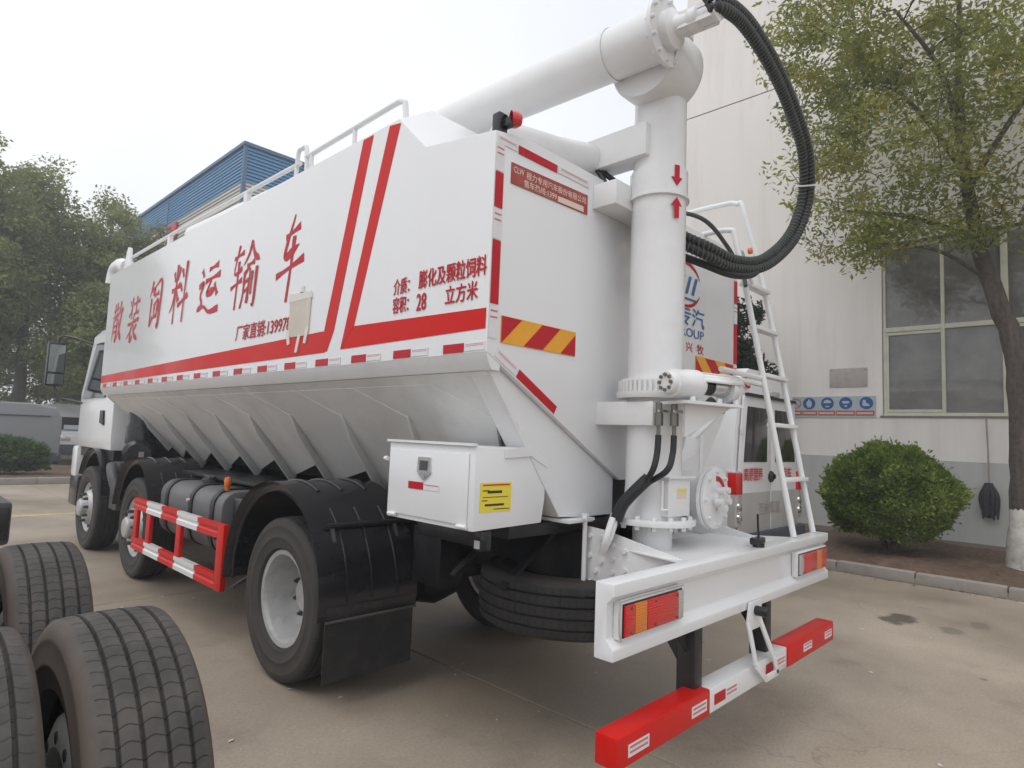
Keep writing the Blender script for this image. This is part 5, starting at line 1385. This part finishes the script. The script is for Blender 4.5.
for s in (1, -1):
    mudguard(s, 5.22, .60, .60, 1.13, .62, 8, 172, False)
    mg = mudguard(s, 7.20, .62, .60, 1.06, .62, 25, 176, False)
# side guard, red and white
for s in (-1, 1):
    x = s * 1.205
    sgd = MB().box(x - .02, x + .02, 2.72, 2.84, .372, .850).build('side_guard', 'red_paint', T, bevel=.006)
    for y0, y1 in ((4.76, 4.86), (4.38, 4.48), (3.60, 3.70)):
        MB().box(x - .018, x + .014, y0, y1, .47, .75).build('post', 'red_paint', sgd, bevel=.004)
    ys_ = [2.84, 3.24, 3.70, 4.09, 4.50, 4.88]; ms_ = ['red_paint', 'white_paint', 'red_paint', 'white_paint', 'red_paint']
    for z0, z1 in ((.742, .848), (.374, .480)):
        for a, e, mm in zip(ys_[:-1], ys_[1:], ms_):
            zc_ = (z0 + z1) / 2
            pr_ = [(x + s * .020, z0), (x + s * .020, zc_ - .018), (x + s * .010, zc_ - .008), (x + s * .010, zc_ + .008), (x + s * .020, zc_ + .018), (x + s * .020, z1), (x - s * .02, z1), (x - s * .02, z0)]
            MB().prism([(q, a + .0005, z) for q, z in pr_], (0, 0, 0), (0, e - a - .001, 0)).build('rail_segment', mm, sgd)
    for y in (3.0, 4.4): MB().bar((x - s * .02, y, .72), (s * .45, y, .95), .03, .03).build('guard_stay', 'black_steel', sgd)
    MB().bar((x - s * .03, 2.62, .42), (s * .62, 2.60, .70), .025, .025).build('guard_stay', 'dark_grey', sgd)
# fuel tank with straps and cap
def rbox(y0, y1, x0, x1, z0, z1, r, n=5):
    pts = []
    for cx_, cz_, a in ((x1 - r, z1 - r, 0), (x0 + r, z1 - r, 90), (x0 + r, z0 + r, 180), (x1 - r, z0 + r, 270)):
        for k in range(n + 1): t = R(a + 90 * k / n); pts.append((cx_ + math.cos(t) * r, y0, cz_ + math.sin(t) * r))
    return MB().prism(pts, (0, 0, 0), (0, y1 - y0, 0))
ft = rbox(3.10, 4.55, -1.10, -.55, .55, 1.05, .13).build('fuel_tank', 'grey_tank', T, bevel=.02)
for y in (3.28, 3.75, 4.35): rbox(y - .035, y + .035, -1.112, -.54, .54, 1.062, .14).build('tank_strap', 'black_steel', ft)
MB().cyl((-.88, 3.95, 1.04), (-.90, 3.95, 1.10), .06, seg=18).cyl((-.90, 3.90, 1.10), (-.90, 4.02, 1.115), .012, seg=8).build('filler_cap', 'dark_grey', ft)
MB().cyl((-1.14, 3.75, .93), (-1.118, 3.75, .93), .012, seg=8).build('drain_plug', 'tape_white', ft)
MB().box(-1.05, -.55, 2.72, 3.02, .62, 1.02).build('battery_box', 'black_plastic', T, bevel=.02)
MB().box(-.86, -.46, 2.55, 4.75, 1.085, 1.115).build('running_board', 'black_steel', T, bevel=.006)
MB().cyl((-1.02, 3.22, 1.05), (-1.02, 3.22, 1.09), .018, seg=12).lathe([(1.09, .026), (1.13, .030), (1.155, .022), (1.162, 0)], (-1.02, 3.22, 0), (0, 0, 1), 14).build('amber_marker', 'lamp_orange', T)
# air tanks, filter and pipes between tank and cab
MB().lathe([(0, .0), (0, .12), (.03, .16), (.40, .16), (.43, .12), (.43, 0)], (-.98, 5.75, 1.22), (.25, 1, 0), 28).build('air_filter', 'black_plastic', T)
MB().lathe([(1.30, .14), (1.34, .17), (1.52, .17), (1.56, .15), (1.68, .15)], (-.85, 6.15, 0), (0, 0, 1), 24).build('air_intake', 'black_plastic', T)
MB().box(-.98, -.935, 5.73, 5.755, 1.19, 1.25).build('filter_label', 'plaque', T)
MB().box(-.9, .9, 6.02, 6.48, 1.12, 1.80).build('engine_cover', 'black_steel', T, bevel=.03)
MB().box(-1.02, -.6, 6.30, 6.60, .55, 1.10).build('step_box', 'dark_grey', T, bevel=.02)
MB().tube(bez([(-1.05, 6.1, .75), (-1.08, 6.25, .95), (-1.05, 6.45, 1.05)], 5), .06, 12).build('exhaust_pipe', 'dark_grey', T)
for z in (.70, .90): MB().lathe([(0, .0), (0, .09), (.02, .115), (.5, .115), (.52, .09), (.52, 0)], (-.66, 5.9 + .0 * z, z - .1), (0, 1, 0), 20).build('air_tank', 'black_steel', T)
# spare wheel lying under the tail
sp = link('spare_tyre', tyre_mesh('rubber_spare'), T); sp.rotation_euler = (0, math.pi / 2, 0); sp.location = (-.27, .28, .725)
sr = bpy.data.objects.new('rim', rim_mesh('deep', 'dark_grey')); col.objects.link(sr); sr.parent = sp
MB().box(-.37, -.17, .2, .4, .80, .90).build('spare_carrier', 'black_steel', T)

# --- cab
cb = MB()
cs = [(-1.045, 1.22), (-1.055, 1.35), (-1.055, 1.95), (-.97, 2.72), (-.87, 2.84), (.87, 2.84), (.97, 2.72), (1.055, 1.95), (1.055, 1.35), (1.045, 1.22)]
for y, sc_, zt in ((6.62, 1.0, 0), (8.2, 1.0, 0), (8.55, .94, -.25)):
    for x, z in cs: cb.v.append((x * sc_, y, z + (zt if z > 2 else 0)))
nn = len(cs)
for i in range(2):
    for k in range(nn): cb.f.append((i * nn + k, i * nn + (k + 1) % nn, (i + 1) * nn + (k + 1) % nn, (i + 1) * nn + k))
cb.f += [tuple(range(nn)), tuple(range(2 * nn, 3 * nn))]
cab = cb.build('cab', 'white_paint', T, bevel=.03)
for s in (1, -1):
    plate([(s * -1.061, 6.98, 1.86), (s * -1.061, 8.1, 1.86), (s * -.992, 7.9, 2.60), (s * -.992, 6.92, 2.60)], (-s, 0, .1), .012).build('door_window', 'car_glass', cab)
    plate([(s * -1.057, 6.92, 1.52), (s * -1.057, 7.10, 1.55), (s * -1.057, 7.10, 1.70), (s * -1.057, 6.97, 1.70)], (-s, 0, 0), .02).build('door_handle', 'black_plastic', cab)
    ma = MB().tube(bez([(s * -1.0, 8.15, 2.62), (s * -1.22, 8.5, 2.72), (s * -1.29, 8.62, 2.70), (s * -1.30, 8.64, 2.60)], 5), .016, 8)
    ma.tube(bez([(s * -1.05, 8.15, 1.80), (s * -1.22, 8.5, 1.86), (s * -1.29, 8.62, 1.92), (s * -1.30, 8.64, 2.05)], 5), .016, 8)
    ma = ma.build('mirror_arm', 'black_plastic', cab)
    MB().box(s * -1.20, s * -1.42, 8.60, 8.68, 2.02, 2.64).build('mirror_shell', 'black_plastic', cab, bevel=.03)
    MB().box(s * -1.22, s * -1.40, 8.592, 8.600, 2.22, 2.60).build('mirror_glass', 'mirror_silver', cab)
    MB().box(s * -1.22, s * -1.40, 8.592, 8.600, 2.05, 2.19).build('mirror_glass', 'mirror_silver', cab)
MB().box(-1.05, 1.05, 8.22, 8.50, .80, 1.225).build('front_bumper', 'white_paint', cab, bevel=.05)
MB().box(-1.05, 1.05, 8.05, 8.48, .42, .82).build('bumper_valance', 'black_plastic', cab, bevel=.04)
MB().box(-1.0, 1.0, 6.64, 8.30, 1.10, 1.23).build('cab_floor', 'black_steel', cab)
plate([(-.92, 8.56, 1.55), (.92, 8.56, 1.55), (.86, 8.555, 2.30), (-.86, 8.555, 2.30)], (0, 1, 0), .02).build('windscreen', 'car_glass', cab)

# ------------------------------------------------------------------ second chassis with the dusty tyres, lower left
K = thing('truck_chassis', 'bare truck chassis with dusty dual rear tyres at the lower left', 'truck', (-3.6, .9, 0))
kx = -2.535
for y in (.15, 1.53):
    kx = -2.555 if y < 1 else -2.515
    wheel(K, (kx, y, .5045), 1, 'deep', 'rubber_dusty', 'white_rim', .4 + y)
    wheel(K, (kx - .355, y, .5045), -1, 'deep', 'rubber_dusty', 'white_rim', .9 + y)
    wheel(K, (-4.70, y, .5045), -1, 'deep', 'rubber_dusty', 'white_rim', .4)
    wheel(K, (-4.365, y, .5045), 1, 'deep', 'rubber_dusty', 'white_rim', .2)
    b = MB().cyl((-4.55, y, .5), (-2.65, y, .5), .07, seg=14); b.lathe([(-.25, .07), (-.18, .17), (0, .21), (.18, .17), (.25, .07)], (-3.6, y, .5), (1, 0, 0), 18); b.build('axle', 'black_steel', K)
b = MB()
for s in (-1, 1): b.box(-3.6 + s * .43, -3.6 + s * .36, -.3, 6.5, .80, 1.06)
for y in (-.1, .9, 2.6, 4.2, 6.0): b.box(-3.96, -3.24, y - .05, y + .05, .84, 1.02)
b.build('chassis_frame', 'black_steel', K)
b = MB().box(-2.86, -2.405, 3.10, 3.9, .76, 1.035); b.box(-3.2, -2.86, 3.3, 3.4, .85, .95); b.build('battery_box', 'dark_grey', K, bevel=.03)
MB().box(-2.80, -2.42, 3.088, 3.10, .80, 1.0).build('box_cover', 'black_plastic', K, bevel=.004)

# ------------------------------------------------------------------ white van behind the ladder
VN = thing('white_van', 'white high roof van parked beside the truck, rear doors facing us', 'van', (4.35, 3.0, 0))
vx0, vx1, vy0 = 3.42, 5.34, .98
def vsec(y, k=1.0, dz=0):
    L_ = [(vx0 + .04, .42), (vx0, .62), (vx0, 1.15), (vx0 + .03, 1.45), (vx0 + .12, 2.10), (vx0 + .22, 2.36), (vx0 + .42, 2.46)]
    c = (vx0 + vx1) / 2
    P = L_ + [(2 * c - x, z) for x, z in L_[::-1]]
    return [(c + (x - c) * k, y, z + (dz if z > 1.5 else 0)) for x, z in P]
b = MB(); S_ = [vsec(vy0 + .05, .985), vsec(vy0 + .12), vsec(vy0 + 3.6), vsec(vy0 + 4.3, .97, -.55), vsec(vy0 + 5.0, .93, -.95)]; n_ = len(S_[0])
for q in S_: b.v += q
for i in range(len(S_) - 1):
    for k in range(n_): b.f.append((i * n_ + k, i * n_ + (k + 1) % n_, (i + 1) * n_ + (k + 1) % n_, (i + 1) * n_ + k))
b.f += [tuple(range(n_)), tuple(range((len(S_) - 1) * n_, len(S_) * n_))]
vb = b.build('body', 'van_white', VN, bevel=.02)
vc = (vx0 + vx1) / 2
def vback(z, sgn): # half width at height z
    xs_ = [(.42, .92), (.62, .96), (1.15, .96), (1.45, .93), (2.10, .84), (2.36, .74), (2.46, .54)]
    return np.interp(z, [a for a, _ in xs_], [w for _, w in xs_]) * .985
for sgn in (-1, 1):
    def px(z, f): return vc + sgn * (.008 + (vback(z, 1) - .075 - .008) * f)
    zs = [.50, 1.12, 1.45, 2.08, 2.14]
    out = [(px(z, 0), vy0 + .035, z) for z in zs] + [(px(z, 1), vy0 + .035, z) for z in zs[::-1]]
    dr = MB().prism(out, (0, 0, 0), (0, -.02, 0)).build('rear_door', 'van_white', VN, bevel=.006)
    lowp = [(px(z, 0.02), vy0 + .0145, z) for z in (.52, 1.06)] + [(px(z, .98), vy0 + .0145, z) for z in (1.06, .52)]
    MB().prism(lowp, (0, 0, 0), (0, -.006, 0)).build('lower_panel', 'van_grime', dr, bevel=.004)
    wz = [(1.42, .12, .88), (2.0, .12, .90)]
    wp = [(px(1.40, .14), vy0 + .0145, 1.40), (px(1.40, .88), vy0 + .0145, 1.40), (px(2.02, .86), vy0 + .0145, 2.02), (px(2.02, .14), vy0 + .0145, 2.02)]
    MB().prism(wp, (0, 0, 0), (0, -.008, 0)).build('window', 'van_glass', dr, bevel=.003)
    for z in (.85, 1.75): MB().box(px(z, 1.0) - .015, px(z, 1.0) + .03, vy0 + .0, vy0 + .03, z - .05, z + .05).build('hinge', 'van_white', dr, bevel=.006)
    # lamp clusters on the corner pillars
    lx0, lx1 = vc + sgn * .80, vc + sgn * .955
    lam = MB().box(lx0, lx1, vy0 + .005, vy0 + .12, .70, 1.30).build('tail_lamp', 'lens_clear', VN, bevel=.02)
    MB().box(lx0, lx1 + sgn * .004, vy0 - .004, vy0 + .10, 1.05, 1.285).build('red_lens', 'lens_red', lam, bevel=.012)
    for z in (.80, .92): MB().lathe([(0, .05), (.02, .045), (.03, 0)], ((lx0 + lx1) / 2, vy0 + .006, z), (0, -1, 0), 14).build('reflector', 'chrome', lam)
    MB().box(vc + sgn * .962, vc + sgn * .945, vy0 + .9, vy0 + 2.6, 1.40, 1.98).build('side_window', 'van_glass', VN)
MB().box(vc - .08, vc + .10, vy0 - .012, vy0 + .012, 1.20, 1.26).build('door_handle', 'black_plastic', VN, bevel=.012)
MB().lathe([(0, .07), (.02, .06), (.03, 0)], (vc + .0, vy0 + .012, 1.23), (0, -1, 0), 16).build('lock_cover', 'black_plastic', VN)
MB().box(vx0 + .02, vx1 - .02, vy0 - .06, vy0 + .10, .38, .62).build('rear_bumper', 'bumper_dark', VN, bevel=.03)
MB().bar((vx0 + .25, vy0 + .0, 2.15), (vx1 - .25, vy0 + .0, 2.15), .04, .035).build('gutter', 'black_plastic', VN)
MB().bar((vc - .12, vy0 - .02, 2.20), (vc + .12, vy0 - .02, 2.20), .05, .06).build('brake_lamp', 'lens_clear', VN, bevel=.01)
text_obj('高原营养', 'red_letter', VN, (3.62, vy0 - .001, 1.19), (1, 0, 0), (0, 0, 1), .50, .15, .015)
text_obj('专车', 'red_letter', VN, (4.72, vy0 - .001, 1.19), (1, 0, 0), (0, 0, 1), .27, .15, .015)
text_obj('圣迪保湿', 'plaque_mark', VN, (4.02, vy0 + .006, .80), (1, 0, 0), (0, 0, 1), .62, .14, .01)
text_obj('C', 'red_letter', VN, (3.66, vy0 + .025, 2.22), (1, 0, 0), (0, 0, 1), .16, .16, .03)
for y in (vy0 + .95, vy0 + 4.0):
    for s in (-1, 1):
        o = link('wheel', tyre_mesh('rubber'), None); o.parent = VN; o.matrix_parent_inverse = wmat(VN).inverted()
        o.location = (vc + s * .80, y, .345); o.scale = (.72, .68, .68); o.rotation_euler = (0, 0, 0 if s < 0 else math.pi)
        q = bpy.data.objects.new('rim', rim_mesh('front', 'silver_rim')); col.objects.link(q); q.parent = o

# ------------------------------------------------------------------ parked vans far left
SV = thing('silver_van', 'silver panel van parked behind the low hedge at far left', 'van', (-.6, 21.5, 0))
def van_shell(x0, x1, y0, ln, h, m, nm, root, nose):
    """side on along x: nose towards +x when nose=1"""
    P = [(0, .35), (0, h * .55), (.04, h * .93), (.22, h), (ln * .86, h), (ln * .97, h * .95), (ln, h * .80), (ln, .5), (ln * .98, .35)]
    if nose: P = [(0, .35), (0, h * .9), (.2, h), (ln * .62, h), (ln * .80, h * .62), (ln * .97, h * .50), (ln, h * .3), (ln, .35)]
    b = MB().prism([(x0 + x, y0, z) for x, z in P], (0, 0, 0), (0, x1, 0)); return b.build(nm, m, root, bevel=.07, bseg=3)
vb2 = van_shell(-4.3, 1.9, 21.2, 5.45, 2.02, 'van_silver', 'body', SV, False)
MB().box(-4.1, .85, 21.17, 21.195, 1.62, 1.66).build('trim_line', 'bumper_dark', SV)
MB().box(-4.1, 1.10, 21.19, 21.8, .30, .55).build('sill', 'bumper_dark', SV, bevel=.03)
MB().bar((1.16, 21.25, .40), (1.16, 23.0, .40), .12, .28).build('bumper', 'bumper_dark', SV, bevel=.03)
MB().box(1.14, 1.17, 21.3, 21.42, 1.1, 1.45).build('lamp', 'lens_red', SV, bevel=.01)
for x in (-.25, -3.6):
    o = link('wheel', tyre_mesh('rubber'), None); o.parent = SV; o.matrix_parent_inverse = wmat(SV).inverted(); o.location = (x, 21.35, .36); o.rotation_euler = (0, 0, math.pi / 2); o.scale = (.75, .7, .7)
MV = thing('white_minivan', 'white minivan facing us between the silver van and the cab', 'van', (2.0, 24.5, 0))
b = MB(); fx0, fx1, fy = 1.50, 3.35, 23.9
S_ = []
for y, zt, k in ((fy, 1.0, .92), (fy + .25, 1.10, .97), (fy + .55, 1.18, 1.0), (fy + 1.15, 1.66, .97), (fy + 1.7, 2.12, .95), (fy + 4.5, 2.16, .95)):
    c = (fx0 + fx1) / 2; hw = (fx1 - fx0) / 2 * k; kk = .80 if zt > 1.9 else .93
    S_.append([(c - hw, y, .35), (c - hw, y, min(1.1, zt * .85)), (c - hw * kk, y, zt * .97), (c - hw * kk * .85, y, zt), (c + hw * kk * .85, y, zt), (c + hw * kk, y, zt * .97), (c + hw, y, min(1.1, zt * .85)), (c + hw, y, .35)])
for q in S_: b.v += q
for i in range(len(S_) - 1):
    for k in range(8): b.f.append((i * 8 + k, i * 8 + (k + 1) % 8, (i + 1) * 8 + (k + 1) % 8, (i + 1) * 8 + k))
b.f += [tuple(range(8)), tuple(range(len(S_) * 8 - 8, len(S_) * 8))]
b.build('body', 'van_white', MV, bevel=.03)
MB().prism([(1.68, fy + .58, 1.20), (3.16, fy + .58, 1.20), (3.08, fy + 1.12, 1.62), (1.76, fy + 1.12, 1.62)], (0, -.02, .02), (0, -.012, .014)).build('windscreen', 'car_glass', MV)
MB().box(1.80, 2.95, fy + .50, fy + .53, 1.22, 1.38).build('sun_shade', 'sign_panel', MV)
MB().box(1.56, 3.28, fy - .05, fy + .2, .36, .72).build('bumper', 'bumper_dark', MV, bevel=.04)
for x in (1.58, 2.90): MB().prism([(x, fy - .012, .86), (x + .36, fy - .012, .82), (x + .36, fy - .012, 1.0), (x + .05, fy - .012, 1.04)], (0, 0, 0), (0, .05, 0)).build('headlamp', 'chrome', MV, bevel=.01)
MB().box(2.15, 2.7, fy - .02, fy + .02, .80, .98).build('grille', 'black_plastic', MV, bevel=.01)
for x in (1.7, 3.15):
    o = link('wheel', tyre_mesh('rubber'), None); o.parent = MV; o.matrix_parent_inverse = wmat(MV).inverted(); o.location = (x, fy + .8, .33); o.scale = (.65, .65, .65)
MB().tube(bez([(1.60, fy + .7, 1.25), (1.46, fy + .65, 1.30), (1.42, fy + .65, 1.38)], 3), .06, 8).build('mirror', 'black_plastic', MV)

# ------------------------------------------------------------------ litter on the yard
rs = np.random.RandomState(77)
b = MB()
for k in range(130):
    x, y = rs.uniform(-2.2, 5.6), rs.uniform(-1.5, 6)
    s_ = rs.uniform(.006, .022); a = rs.uniform(0, 6.28)
    P = [(x + math.cos(a + t) * s_ * q, y + math.sin(a + t) * s_ * q, .003 + rs.uniform(0, .006)) for t, q in ((0, 1), (1.7, .6), (3.1, 1.1), (4.6, .5))]
    b.add(P, [(0, 1, 2, 3)])
o = b.build('litter', 'litter'); o['kind'] = 'stuff'; o['label'] = 'tiny pale scraps of litter scattered over the concrete'; o['category'] = 'litter'
b = MB()
for k in range(700):
    x = rs.choice([rs.uniform(5.65, 5.85), rs.uniform(6, 8.8), rs.uniform(6, 8.8), rs.uniform(6, 8.8)]); y = rs.uniform(-5, 5)
    s_ = rs.uniform(.012, .035); a = rs.uniform(0, 6.28); z = .006 if x < 5.85 else .17 + rs.uniform(-.02, .03)
    P = [(x + math.cos(a + t) * s_ * q, y + math.sin(a + t) * s_ * q, z + rs.uniform(0, .015)) for t, q in ((0, 1), (1.6, .45), (3.14, 1), (4.7, .45))]
    b.add(P, [(0, 1, 2, 3)])
o = b.build('fallen_leaves', 'dry_leaf'); o['kind'] = 'stuff'; o['label'] = 'dry brown fallen leaves along the kerb and planting bed'; o['category'] = 'leaves'

# ------------------------------------------------------------------ hazy autumn air
b = MB().box(-70, 60, -30, 80, -1.0, 16.0)
hz = bpy.data.materials.new('haze'); hz.use_nodes = True
hn = hz.node_tree; hn.nodes.clear()
ho = hn.nodes.new('ShaderNodeOutputMaterial'); hv = hn.nodes.new('ShaderNodeVolumePrincipled')
hv.inputs['Color'].default_value = (0.92, 0.94, 0.97, 1); hv.inputs['Density'].default_value = 0.005; hv.inputs['Anisotropy'].default_value = 0.2
hn.links.new(hv.outputs[0], ho.inputs['Volume'])
MATS['haze'] = hz
o = b.build('haze', 'haze'); o['kind'] = 'stuff'
